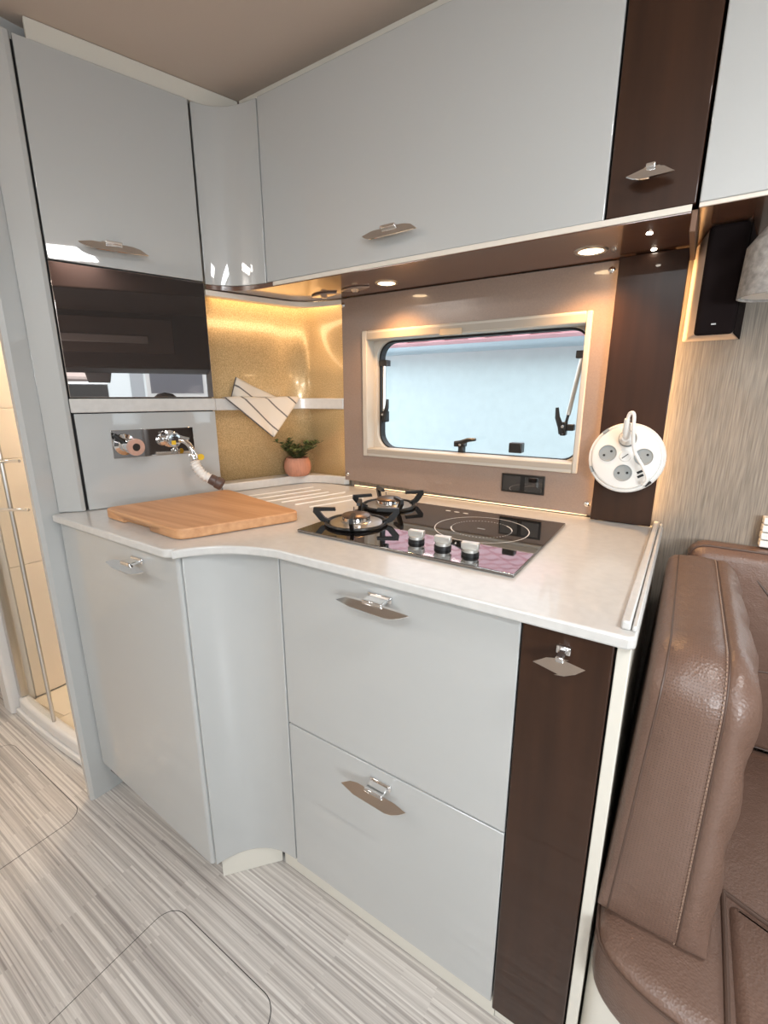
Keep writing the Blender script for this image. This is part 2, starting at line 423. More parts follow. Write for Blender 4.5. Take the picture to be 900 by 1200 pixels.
mr = thing('rear_view_mirror', 'black rear view mirror hanging before the windscreen', 'mirror', (3.15, -.7, 1.5))
obj('mirror_housing', prism_axis(bmesh.new(), [(-.80, 1.42), (-.60, 1.42), (-.575, 1.54), (-.60, 1.555), (-.80, 1.555), (-.825, 1.54)], 3.13, 3.16, 'x'), mat('mirror_brown', (.02, .010, .008), .5), mr, bevel=.008)
obj('mirror_arm', B(3.16, 3.18, -.715, -.685, 1.50, 1.53), BLACKP, mr)
cs = thing('cab_seat', 'dark brown driver seat with rounded headrest in the cab', 'seat', (2.5, -.05, 0))
DL = mat('cab_seat_leather', (.03, .018, .014), .5)
obj('seat_back', B(2.5, 2.64, -.30, .20, .45, 1.13), DL, cs, bevel=.06, seg=4)
obj('headrest', lathe(bmesh.new(), [(0, .115), (.07, .10), (.125, .05), (.14, 0), (.13, -.06), (.0, -.09)], frame_m((2.57, -.05, 1.205), (0, 0, 1)) @ Matrix.Scale(.45, 4, (1, 0, 0)), 28), DL, cs)
obj('seat_cushion', B(2.45, 2.95, -.30, .20, .35, .48), DL, cs, bevel=.04, seg=3)
obj('pedestal', B(2.55, 2.85, -.2, .1, .001, .35), BLACKP, cs)

lamp = thing('ceiling_lamp', 'slim white ceiling lamp frame above the dinette', 'lamp', (.96, -.4, 2.13))
bm = bmesh.new()
for q in ((.77, 1.15, -.55, -.535), (.77, 1.15, -.265, -.25), (.77, .785, -.535, -.265), (1.135, 1.15, -.535, -.265)): box(bm, *q, 2.126, 2.144)
obj('frame', bm, WHITEP, lamp)
# partition beside the shower
part_poly = [(-1.205, -.165), (-1.198, -.178), (-1.176, -.180), (-1.168, -.170), (-1.165, -.12), (-1.165, .664), (-1.205, .664)]
struct('wall_partition', prism(bmesh.new(), part_poly, 0, ZC), LACQ, 'light grey lacquered partition between shower and kitchen')

# ------------------------------------------------------------------ kitchen window
def build_window():
    x0, x1, z0, z1 = W1
    w = thing('window_1', 'hinged acrylic window with rounded corners above the hob', None, (-.29, YW, z0)); w['kind'] = 'structure'
    yf = YW - .032
    # outer aluminium frame: four bars
    obj('frame_bar', B(x0, x0 + .020, yf, YW + .045, z0, z1), FRAMEW, w, bevel=.003)
    obj('frame_bar', B(x1 - .014, x1, yf, YW + .045, z0, z1), FRAMEW, w, bevel=.003)
    obj('frame_bar', B(x0 + .02, x1 - .014, yf, YW + .045, z0, z0 + .028), FRAMEW, w, bevel=.003)
    obj('blind_cassette', B(x0 + .02, x1 - .014, yf, YW + .03, z1 - .030, z1), FRAMEW, w, bevel=.004)
    obj('cassette_channel', B(x0 + .022, x1 - .016, yf - .001, yf + .004, z1 - .027, z1 - .008), CASS, w)
    obj('blind_handle', B(-.355, -.285, yf - .008, yf - .001, z1 - .034, z1 - .016), TAN, w, bevel=.002)
    obj('frame_rail', B(x0 + .02, x1 - .014, yf - .002, yf + .012, z0 + .010, z0 + .024), CASS, w)
    # inner panel with rounded opening
    ox0, ox1, oz0, oz1 = x0 + .033, x1 - .006, z0 + .024, z1 - .030
    out = []
    inn = rrect(ox0, ox1, oz0, oz1, .055, 8)
    for (px, pz) in inn:   # matching outer loop: push to rectangle
        ux = x0 + .012 if px < (ox0 + ox1) / 2 else x1 + .008
        uz = z0 + .005 if pz < (oz0 + oz1) / 2 else z1 - .005
        out.append((ux if (px <= ox0 + .056 or px >= ox1 - .056) else px, uz if (pz <= oz0 + .056 or pz >= oz1 - .056) else pz))
    obj('inner_surround', ring_y(bmesh.new(), out, inn, YW + .012, YW + .04), FRAMEW, w, bevel=.002)
    s1 = rrect(ox0 - .001, ox1 + .001, oz0 - .001, oz1 + .001, .056, 8); s2 = rrect(ox0 + .006, ox1 - .005, oz0 + .004, oz1 - .005, .052, 8)
    obj('rubber_seal', ring_y(bmesh.new(), s1, s2, YW + .026, YW + .054), RUBBER, w)
    s3 = rrect(ox0 - .03, ox1 + .03, oz0 - .03, oz1 + .03, .07, 8)
    obj('pane', prism_axis(bmesh.new(), s3, YW + .058, YW + .064, 'y'), PANE, w)
    # stay rods either side
    for sx, lean in ((ox0 + .018, .0), (ox1 - .020, -.022)):
        st = obj('gas_stay', tube(bmesh.new(), [(sx, YW + .03, oz1 - .075), (sx + lean, YW + .028, oz0 + .13)], .0065, 10), STEEL, w)
        obj('stay_rod', tube(bmesh.new(), [(sx + lean, YW + .028, oz0 + .13), (sx + lean * 1.2, YW + .028, oz0 + .105)], .004, 8), BLACKP, st)
        obj('stay_bracket', B(sx - .016, sx + .016, YW + .02, YW + .045, oz1 - .080, oz1 - .060), BLACKP, st, bevel=.002)
    def latch(px, pz, flip, sideways=False):
        M = Matrix.Translation((px, YW + .035, pz)) @ (Matrix.Rotation(PI / 2, 4, 'Y') if sideways else Matrix.Scale(-1 if flip else 1, 4, (1, 0, 0)))
        bm = bmesh.new()
        box(bm, -.008, .008, -.012, .012, -.026, .012)
        box(bm, .006, .028, -.008, .016, -.012, .006)
        bmesh.ops.transform(bm, matrix=M, verts=bm.verts)
        la = obj('latch', bm, BLACKP, w, bevel=.003)
        bm = bmesh.new(); tube(bm, [(-.002, -.012, -.02), (-.006, -.014, .0), (-.016, -.017, .025), (-.019, -.018, .052)], .006, 8, radii=[.009, .0085, .007, .0045])
        bmesh.ops.transform(bm, matrix=M, verts=bm.verts); obj('latch_lever', bm, BLACKP, la)
        bm = bmesh.new()
        for q in (-.018, .0): lathe(bm, [(0, .002), (.004, .0015), (.0045, 0)], frame_m((0, -.0125 if q else -.021, q), (0, -1, 0)), 10)
        bmesh.ops.transform(bm, matrix=M, verts=bm.verts); obj('latch_screw', bm, CHROME, la)
    latch(ox0 + .020, 1.225, True); latch(ox1 - .052, 1.205, False); latch(-.30, oz0 + .030, False, True)
    obj('stop_block', B(-.145, -.105, YW + .025, YW + .055, oz0 + .014, oz0 + .044), BLACKP, w, bevel=.003)
build_window()
w2 = thing('window_2', 'white framed window beside the bench, behind the back cushion', None, (.95, YW, .97)); w2['kind'] = 'structure'
o2 = [(W2[0] - .022, W2[2] - .025), (W2[1] + .022, W2[2] - .025), (W2[1] + .022, W2[3] + .025), (W2[0] - .022, W2[3] + .025)]
i2 = [(W2[0] + .02, W2[2] + .02), (W2[1] - .02, W2[2] + .02), (W2[1] - .02, W2[3] - .02), (W2[0] + .02, W2[3] - .02)]
obj('frame', ring_y(bmesh.new(), o2, i2, YW - .02, YW + .045), WHITEP, w2, bevel=.003)
obj('pane', B(W2[0], W2[1], YW + .03, YW + .036, W2[2], W2[3]), PANE, w2)
for k in range(7):
    obj('blind_pleat', B(W2[0] + .02, W2[1] - .02, YW - .004 + .006 * (k % 2), YW + .004 + .006 * (k % 2), W2[2] + .022 + k * .014, W2[2] + .034 + k * .014), WHITEP, w2)
for k in range(4): obj('sill_rib', B(.478, 1.46, YW - .030, YW - .001, .949 + k * .018, .965 + k * .018), WHITEP, w2, bevel=.002)

# ------------------------------------------------------------------ window-wall panelling
XP0, XP1, XS1 = -.735, .114, .257
pn = thing('window_panel', 'glossy taupe splashback panel framing the kitchen window', 'wall panel', (-.3, .66, .985))
x0, x1, z0, z1 = W1
yp0, yp1 = YW - .024, YW - .017
bm = bmesh.new()
o_ = [(XP0, .988), (XP1 + .03, .970), (XP1 + .03, ZU - .013), (XP0, ZU - .013)]; i_ = [(x0, z0), (x1, z0), (x1, z1), (x0, z1)]
ring_y(bm, o_, i_, yp0, yp1)
obj('panel_board', bm, TAUPE, pn, smooth=0)
obj('led_strip', B(-.70, .10, YW - .014, YW - .009, .9665, .9690), LEDS, pn)
for sx, sz in ((.098, 1.585), (.100, 1.002), (-.722, 1.010), (-.728, 1.585)):
    obj('screw_cap', lathe(bmesh.new(), [(0, .006), (.004, .0055), (.0075, .003), (.0085, 0)], frame_m((sx, yp0, sz), (0, -1, 0)), 16), CHROME, pn)
sw = thing('switch_plate', 'glossy black control plate under the kitchen window', 'switch plate', (-.078, .652, 1.04))
obj('plate', B(-.141, -.016, yp0 - .006, yp0 - .0004, 1.012, 1.067), BLACKG, sw, bevel=.0015)
obj('plate_window', B(-.137, -.085, yp0 - .0068, yp0 - .006, 1.018, 1.061), HOBG, sw)
obj('plate_window', B(-.072, -.022, yp0 - .0068, yp0 - .006, 1.018, 1.061), HOBG, sw)
# dark strip with hidden light behind both edges
stp = thing('dark_wall_strip', 'narrow glossy dark brown upright panel right of the window', 'wall panel', (.185, .655, .965))
obj('strip_board', B(XP1 + .001, XS1, YW - .048, YW - .042, .967, ZU - .0125), BROWN, stp, bevel=.0015)
obj('strip_spacer', B(XP1 + .034, XS1 - .03, YW - .042, YW - .0005, .967, ZU - .0125), DARKGAP, stp)
obj('led_strip', B(XP1 + .016, XP1 + .020, YW - .040, YW - .028, .99, ZU - .04), LEDW, stp)
obj('led_strip', B(XS1 - .022, XS1 - .018, YW - .040, YW - .014, .99, ZU - .04), LEDW, stp)

# socket disc
SOC = Vector((.185, YW - .049, 1.136))
sk = thing('socket_disc', 'round white multi-socket disc on the dark brown strip', 'power strip', SOC)
n_s = Vector((-.03, -1, .16)).normalized()
MS = frame_m(SOC, n_s, (1, 0, 0))
def dsk(x, y, prof, n=28): return lathe(bmesh.new(), prof, MS @ Matrix.Translation((x, -y, 0)), n)
def soc_xy(x, y): return MS @ Matrix.Translation((x, y, 0))
obj('back_ring', lathe(bmesh.new(), [(0, .004), (.084, .004), (.086, .010), (.086, .022), (.083, .026), (.079, .024), (.0, .023)], MS, 48), WHITEP, sk)
obj('face_plate', lathe(bmesh.new(), [(0, .037), (.071, .037), (.076, .034), (.078, .022), (0, .020)], MS, 48), WHITEP, sk)
for (u, v, rot) in ((-.040, .008, .6), (.040, .004, .6), (.0, -.038, .1), (.0, .046, .9)):
    s_ = obj('socket', lathe(bmesh.new(), [(0, .0376), (.0175, .0376), (.019, .039), (.0205, .0390), (.0205, .036), (0, .034)], soc_xy(u, v), 28), GREYP, sk)
    for q in (-1, 1):
        obj('pin_hole', lathe(bmesh.new(), [(0, .0382), (.003, .0382), (.003, .037)], soc_xy(u + q * .0095 * math.cos(rot), v + q * .0095 * math.sin(rot)), 10), BLACKP, s_)
hb = obj('hub_cap', lathe(bmesh.new(), [(0, .0395), (.012, .039), (.014, .037)], soc_xy(0, .003), 24), WHITEP, sk)
bm = bmesh.new(); box(bm, -.0085, .0085, -.0009, .0009, .0395, .0405); bmesh.ops.transform(bm, matrix=soc_xy(0, .003) @ Matrix.Rotation(.75, 4, 'Z'), verts=bm.verts)
obj('hub_slot', bm, BLACKP, hb)
for v in (-.024, -.034):
    bm = bmesh.new(); box(bm, -.007, .007, -.0028, .0028, .0365, .0378); bmesh.ops.transform(bm, matrix=soc_xy(.037 + (v + .024) * -.2, v - .008) @ Matrix.Rotation(.55, 4, 'Z'), verts=bm.verts)
    obj('usb_port', bm, BLACKP, sk)
for a in (2.0, 3.9, .7):
    bm = bmesh.new(); box(bm, -.008, .008, -.003, .003, .020, .030); bmesh.ops.transform(bm, matrix=MS @ Matrix.Rotation(a, 4, 'Z') @ Matrix.Translation((0, .082, 0)), verts=bm.verts)
    obj('clip_notch', bm, BLACKP if a == 3.9 else GREYP, sk)
pg = thing('plug_with_cord', 'white angled plug and looped cord in the top socket of the disc', 'plug', SOC + n_s * .04)
pb = SOC + n_s * .037 + Vector((0, 0, .046))
obj('plug_body', lathe(bmesh.new(), [(0, 0), (.017, 0), (.0175, .008), (.014, .016), (.010, .024), (0, .026)], frame_m(pb, n_s), 20), WHITEP, pg)
up_ = Vector((0, -.3, 1)).normalized()
obj('plug_neck', tube(bmesh.new(), [pb + n_s * .016, pb + n_s * .03 + up_ * .018, pb + n_s * .032 + up_ * .046], .009, 12, radii=[.010, .009, .006]), WHITEP, pg)
c0 = pb + n_s * .032 + up_ * .04
cp = [c0, c0 + Vector((.004, -.004, .018)), c0 + Vector((.013, -.008, .016)), c0 + Vector((.016, -.008, -.02)), c0 + Vector((.022, .002, -.065)), c0 + Vector((.044, .010, -.105)), c0 + Vector((.056, .014, -.132)), c0 + Vector((.050, .018, -.148))]
def smooth_path(p, k=5):
    out = []; p = [Vector(q) for q in p]
    for i in range(len(p) - 1):
        a, b, c, d = p[max(i - 1, 0)], p[i], p[i + 1], p[min(i + 2, len(p) - 1)]
        for s in range(k):
            t = s / k; out.append(.5 * ((2 * b) + (c - a) * t + (2 * a - 5 * b + 4 * c - d) * t * t + (3 * b - a - 3 * c + d) * t ** 3))
    out.append(p[-1]); return out
obj('cord', tube(bmesh.new(), smooth_path(cp), .0042, 8), WHITEP, pg)

# ------------------------------------------------------------------ base cabinets
YL = -.132; XLD0, XLD1 = -1.163, -.602; XD0, XD1, XB1 = -.4227, .1243, .2613
TH = .018
def leaf_handle(parent, loc, width, ln, M=None, name='handle', lbl=None, mt=CHROME, tilt=25, mirror=False, vext=.026):
    """blade-shaped pull: local x along, local y out of the door, local z up"""
    c, s = math.cos(math.radians(tilt)), math.sin(math.radians(tilt))
    w = width / 2; v = vext
    out2 = [(-w, .25 * v)] + [(-w + .018 + .0, v * .80), (-w + .035, v * .98), (-w + .05, v)] + [(w - .03, v * .93), (w, .62 * v)] + [(w - .012, v * .28), (w - .026, .06 * v), (w - .04, 0)] + [(-w + .04, .08 * v)]
    Q = M if M is not None else Matrix.Translation(loc)
    bm = bmesh.new()
    def pt(u, q, d):
        u = -u if mirror else u
        bow = .006 * (1 - (u / w) ** 2)
        return Vector((u, -.022 - bow - c * (v - q) - d * s, -s * (v - q) * 1.0 + d * c))
    a = [bm.verts.new(pt(u, q, 0)) for u, q in out2]; b = [bm.verts.new(pt(u, q, -.0022)) for u, q in out2]
    bm.faces.new(a); bm.faces.new(b[::-1]); n = len(out2)
    for i in range(n): bm.faces.new((a[i], b[i], b[(i + 1) % n], a[(i + 1) % n]))
    bmesh.ops.transform(bm, matrix=Q, verts=bm.verts)
    h = obj(name, bm, mt, parent, smooth=50)
    if lbl: h['label'] = lbl
    bm = bmesh.new(); hw = ln / 2
    prof = [(-hw, 0), (hw, 0), (hw - .003, .006), (-hw + .003, .006)]
    box(bm, -hw, hw, -.006, 0, -.006, .008); box(bm, -hw + .005, hw - .005, -.034, -.004, -.004, .004)
    bmesh.ops.transform(bm, matrix=Q, verts=bm.verts)
    obj('handle_bracket', bm, CHROME, h, bevel=.002)
    return h

# left: sink cabinet
sc = thing('sink_cabinet', 'tall light grey gloss cabinet under the wooden board', 'cabinet', (-.88, .1, 0))
bm = bmesh.new(); box(bm, XLD0, -.622, YL + TH + .002, .10, ZB, ZT); obj('carcass', bm, DARKGAP, sc)
dp = [(XLD0 + .003, YL), (XLD1 - .012, YL)] + [(XLD1 - .012 + .010 * math.sin(a), YL + .010 - .010 * math.cos(a)) for a in (.4, .8, 1.2, 1.57)] + [(XLD1 - .002, YL + TH), (XLD0 + .003, YL + TH)]
bm = bmesh.new()
# clipped lower left corner
zz = [(XLD0 + .003, ZT - .002)]
prism(bm, dp, ZB, ZT - .003)
for v in bm.verts:
    if v.co.z < ZB + .01 and v.co.x < XLD0 + .01: v.co.z = ZB + .05
ld = obj('door', bm, LACQ, sc, bevel=.002)
leaf_handle(ld, (-.765, YL, .905), .155, .05, mt=CHROME)
obj('plinth', B(XLD0 + .04, -.625, YL + .06, YL + .075, 0.001, ZB - .001), CREAM, sc)
# curved corner panel
cv = [tuple(p) for p in qbez((XLD1 + .009, YL + .006), (-.555, .002), (XD0 - .004, 0), 14)]
cc = thing('corner_cabinet', 'concave curved grey front between sink cabinet and drawers', 'cabinet', (-.52, .03, 0))
obj('curved_front', ribbon(bmesh.new(), cv, ZB + .004, ZT - .003, .008, 1), LACQ, cc, bevel=.0015)
cv2 = [(max(p[0] - .012, -.600) if p[0] < -.5 else p[0], p[1] + .024) for p in cv]
obj('carcass', prism(bmesh.new(), cv2 + [(XD0 - .006, .10), (-.600, .10)], ZB, ZT), DARKGAP, cc)
obj('plinth', ribbon(bmesh.new(), [(-.606, -.102), (-.501, .020)], 0.001, ZB + .001, .012, 1), CREAM, cc)
# drawers
dc = thing('drawer_cabinet', 'wide light grey cabinet with two deep drawers under the hob', 'cabinet', (-.15, .3, 0))
obj('carcass', B(XD0 + .001, XD1 - .001, TH + .003, .60, ZB, ZT), CREAM, dc)
for (za, zb_), hz in (((ZM + .002, ZT - .003), .910), ((ZB, ZM - .002), .474)):
    d = obj('drawer_front', B(XD0, XD1 - .003, 0, TH, za, zb_), LACQ, dc, bevel=.002)
    leaf_handle(d, (-.150, 0, hz), .160, .055, mt=CHROME)
obj('plinth', B(-.49, XD1, .020, .034, 0.001, ZB - .001), CREAM, dc)
# pull-out
po = thing('pull_out_cabinet', 'narrow dark brown gloss pull-out unit at the end of the worktop', 'cabinet', (.19, .3, 0))
obj('carcass', B(XD1 + .003, XB1 - .002, TH + .003, .60, ZB, ZT), DARKGAP, po)
pd = obj('pull_out_front', B(XD1, XB1 - .003, -.001, TH, ZB - .012, ZT - .003), BROWN, po, bevel=.002)
leaf_handle(pd, (.190, 0, .908), .074, .022, mt=CHROME, tilt=45, vext=.026)
obj('end_panel', B(XB1, .280, .002, .655, 0.001, ZT - .001), CREAM, po, bevel=.0015)
obj('plinth', B(XD1 + .001, XB1 - .001, .024, .038, 0.001, ZB - .014), CREAM, po)

# ------------------------------------------------------------------ worktop
cf = qbez((-.592, -.152), (-.553, -.045), (-.405, -.021), 12)
out = [(-1.158, -.150), (-.625, -.155)] + [(-.625 + .028 * math.sin(a), -.127 - .028 * math.cos(a)) for a in (.4, .8, 1.2)] + [tuple(p) for p in cf] + [(.275, -.021), (.285, -.013), (.285, .652), (-.735, .652), (-.98, .652), (-1.158, .40)]
wt = thing('worktop', 'off-white stone worktop with curved front edge', 'worktop', (-.4, .2, ZT))
obj('slab', prism(bmesh.new(), out, ZT + .0005, ZCT), STONE, wt, bevel=.004, seg=3)
obj('end_rail', B(.262, .275, .0, .645, ZCT, ZCT + .014), STONE, wt, bevel=.003)
obj('end_rail', B(.2765, .283, .0, .645, ZCT, ZCT + .009), STONE, wt, bevel=.002)
for k in range(6):
    sx = -.905 + k * .058; s0 = .27 + (.045 if k > 2 else 0); a = Vector((sx, s0)); b = a + AB * (.30 - .02 * k)
    obj('drainer_rib', tube(bmesh.new(), [(a.x, a.y, ZCT + .0006), (b.x, b.y, ZCT + .0006)], .0022, 6), WHITEP, wt)

# ------------------------------------------------------------------ tall unit on the left
def lp(s, d=0): p = A + AB * s + NL * d; return (p.x, p.y)
LEN = (Bp - A).length
tu = thing('tall_cabinet', 'tall grey gloss unit with brown glass flap above the board', 'cabinet', (-1.1, .1, ZCT))
body = [lp(.004, -.020), lp(LEN, -.020), lp(LEN, -.055), (-1.163, .30), (-1.163, -.10), (-1.150, -.105)]
body = [lp(.004, -.020), lp(LEN - .002, -.020), lp(LEN - .002, -.045), (-1.12, .33), (-1.161, .33), (-1.161, -.112)]
obj('carcass', prism(bmesh.new(), body, ZCT + .001, ZUT - .004), DARKGAP, tu)
# canted end post
post = [(-1.163, -.131), lp(-.012, .002), lp(-.001, .0), lp(-.001, -.022), (-1.163, -.113)]
obj('end_post', prism(bmesh.new(), post, ZCT + .001, ZUT + .004), LACQ, tu, bevel=.003)
def lpanel(name, s0, s1, z0, z1, m, th=.018, d=0, bev=.0015, parent=tu):
    poly = [lp(s0, d), lp(s1, d), lp(s1, d - th), lp(s0, d - th)]
    return obj(name, prism(bmesh.new(), poly, z0, z1), m, parent, bevel=bev)
ud = lpanel('upper_door', .004, LEN - .003, 1.628, ZUT, LACQ)
hp = lp(.155, 0)
Mh = frame_m((hp[0], hp[1], 1.683), (0, 0, 1), (AB.x, AB.y, 0))
leaf_handle(ud, None, .165, .05, M=Mh, tilt=58, mirror=True)
lpanel('glass_flap', .003, LEN - .002, 1.284, 1.624, DGLASS, .012)
lpanel('tap_panel', .006, LEN - .002, ZCT + .002, 1.240, LACQ, .014)
lpanel('top_trim', .032, LEN + .148, ZUT + .002, ZC - .001, CREAM, .02, -.006)
# ------------------------------------------------------------------ gold corner
front = [lp(LEN + .001, 0), lp(LEN + .12, 0), lp(LEN + .24, 0)] + [tuple(p) for p in qbez(lp(LEN + .26, 0), (-.893, .648), (-.745, .650), 12)]
back = [lp(LEN + .001, -.062), lp(LEN + .12, -.062), lp(LEN + .24, -.062)] + [tuple(p) for p in qbez(lp(LEN + .28, -.062), (-.943, .662), (-.90, .664), 8)] + [(-.80, .664), (-.728, .664)]
NF = 40
fr, bk = resample(front, NF), resample(back, NF)
gc = thing('corner_niche', 'backlit gold speckled corner niche with a slim curved shelf', 'niche', (-.9, .5, ZCT))
bm = bmesh.new()
vs0 = [[bm.verts.new((p[0], p[1], z)) for p in bk] for z in (ZCT + .002, ZU - .0115)]
for i in range(NF - 1): bm.faces.new((vs0[0][i], vs0[0][i + 1], vs0[1][i + 1], vs0[1][i]))
obj('gold_back', bm, GOLD, gc, smooth=60, solid=.003)
def inset(path, t):
    return [(a[0] + (b[0] - a[0]) * t, a[1] + (b[1] - a[1]) * t) for a, b in zip(path, bk)]
obj('shelf', strip_between(bmesh.new(), fr, inset(fr, .96), 1.242, 1.280), STONE, gc, bevel=.0025)
obj('ledge', strip_between(bmesh.new(), fr, inset(fr, .97), ZCT + .001, .996), STONE, gc, bevel=.0025)
obj('top_rim', strip_between(bmesh.new(), fr, inset(fr, .5), 1.590, ZU - .0115), EDGE, gc, bevel=.002)
ob = inset(fr, .62); ob2 = inset(fr, .85)
obj('led_strip', strip_between(bmesh.new(), ob[2:-2], ob2[2:-2], 1.598, 1.604), LEDG, gc)
obj('led_strip', B(-.7325, -.729, .6535, .6600, 1.0, 1.235), LEDG, gc)
obj('led_strip', B(-.7325, -.729, .6535, .6600, 1.285, 1.585), LEDG, gc)
# shelf lip carried across the tall unit
lpanel('shelf_lip', .0, LEN, 1.243, 1.281, STONE, .012, .006, .003)

# ------------------------------------------------------------------ wall cabinets
def door_box(name, label, x0, x1, m, hx=None, hw=.16, tilt=-35, edge=None):
    t = thing(name, label, 'cabinet', ((x0 + x1) / 2, YU + .1, ZU))
    obj('carcass', B(x0 + .002, x1 - .002, YU + .020, YW - .006, ZU + .006, ZUT - .003), DARKGAP, t)
    d = obj('door', B(x0 + .0015, x1 - .0015, YU, YU + .018, ZU + .004, ZUT - .002), m, t, bevel=.002)
    if hx is not None:
        leaf_handle(d, (hx, YU, 1.688), hw, hw * .33, tilt=62, mirror=True)
    return t
door_box('wall_cabinet', 'wide grey gloss wall cabinet above the window', -.828, .113, LACQ, -.372)
door_box('wall_cabinet', 'narrow dark brown gloss wall cabinet above the socket disc', .114, .264, BROWN, .186, .078)
door_box('wall_cabinet', 'grey wall cabinet above the speaker and reading lamp', .266, 1.40, LACQ)
uc = thing('corner_wall_cabinet', 'concave curved grey wall cabinet in the corner above the niche', 'cabinet', (-.93, .45, ZU))
uv_ = [tuple(p) for p in qbez((Bp.x + .001, Bp.y + .003), (-.966, YU), (-.831, YU), 14)]
obj('curved_front', ribbon(bmesh.new(), uv_, ZU + .004, ZUT - .002, .016, 1), LACQ, uc, bevel=.0015)
cb = [(p[0] - .012, p[1] + .020) for p in uv_]
cb[0] = (cb[0][0] - .008, cb[0][1])
obj('carcass', prism(bmesh.new(), cb + [(-.831, .655), (-1.0, .655)], ZU + .006, ZUT - .003), DARKGAP, uc)
# cream filler above the cabinets
tr = [(-1.02, .33), (-.965, .435)]
struct('trim_1', B(-.953, 1.25, .447, .465, ZUT + .001, ZC - .001), CREAM, 'cream filler strip between wall cabinets and ceiling')
# soffit board under the wall cabinets
so = thing('soffit_board', 'glossy brown wood soffit with cream front edge under wall cabinets', 'soffit', (-.3, .5, ZU - .012))
uvx = [(p[0], p[1] + .001) for p in uv_]
sof = [(XP0 + .001, .650)] + [(-.905, .650), (-.99, .40)] + uvx + [(.2575, YU + .001), (.2575, .650)]
obj('board', prism(bmesh.new(), sof, ZU - .010, ZU + .003), WOODB, so)
obj('front_edge', B(-.80, .2575, YU - .002, YU + .0008, ZU - .008, ZU + .0035), EDGE, so, bevel=.001)
obj('board', B(.268, 1.40, YU + .002, .650, ZU - .004, ZU + .003), WOODB, so)
obj('front_edge', B(.268, 1.40, YU - .002, YU + .0015, ZU - .004, ZU + .0035), EDGE, so, bevel=.001)
obj('divider', B(.258, .2675, YU + .006, .620, ZU - .040, ZU - .004), mat('divider_brown', (.16, .085, .05), .6), so, bevel=.001)
def downlight(x, y, label, r, m, energy, z=ZU - .010):
    t = thing('downlight', label, 'light', (x, y, z))
    obj('bezel', lathe(bmesh.new(), [(r * .82, -.0005), (r * .85, -.003), (r * 1.05, -.003), (r * 1.15, 0)], frame_m((x, y, z), (0, 0, 1)), 28), STEEL, t)
    obj('lens', lathe(bmesh.new(), [(0, -.002), (r * .8, -.0018), (r * .84, -.0006), (0, -.0004)], frame_m((x, y, z), (0, 0, 1)), 24), m, t)
    d = bpy.data.lights.new('downlight_beam', 'SPOT'); d.energy = energy * .85; d.color = (1.0, .55, .22); d.spot_size = 2.3; d.spot_blend = .8; d.shadow_soft_size = r * .6
    l = bpy.data.objects.new('downlight_beam', d); COL.objects.link(l); l.parent = t; l.location = (0, 0, -.012)
    return t
downlight(.066, .539, 'glowing warm downlight in the brown soffit, next to the dark brown strip', .032, LAMPW, 9)
downlight(-.489, .544, 'glowing warm downlight in the brown soffit, above the window\'s niche end', .030, LAMPW, 9)
for y, lb in ((.480, 'tiny white glowing glint on the soffit below the brown cabinet door'), (.606, 'tiny white glowing glint on the soffit close to the dark wall strip')):
    t = thing('glint_dot', lb, 'light', (.186, y, ZU - .010))  # emissive dots stand in for small white reflections on the glossy soffit
    obj('lens', lathe(bmesh.new(), [(0, -.002), (.005, -.0015), (.006, 0), (0, -.0002)], frame_m((.186, y, ZU - .0101), (0, 0, 1)), 14), GLINTC, t)
for x, y, lb, m in ((-.740, .56, 'brown leaf-shaped catch plate under the soffit, nearest the gold niche', TAUPE), (-.604, .545, 'chrome-centred leaf-shaped catch plate under the soffit, beside the downlight', STEEL)):
    t = thing('catch_plate', lb, 'catch', (x, y, ZU - .010))
    lf = [(-.055, 0), (-.03, .016), (0, .020), (.03, .014), (.055, 0), (.03, -.016), (0, -.020), (-.03, -.014)]
    obj('plate', prism(bmesh.new(), [(x + u, y + v) for u, v in lf], ZU - .016, ZU - .0102), TAUPE, t, bevel=.002)
    obj('button', lathe(bmesh.new(), [(0, -.013), (.008, -.012), (.012, -.006), (.014, -.004)], frame_m((x, y, ZU - .0105), (0, 0, 1)), 16), m, t)

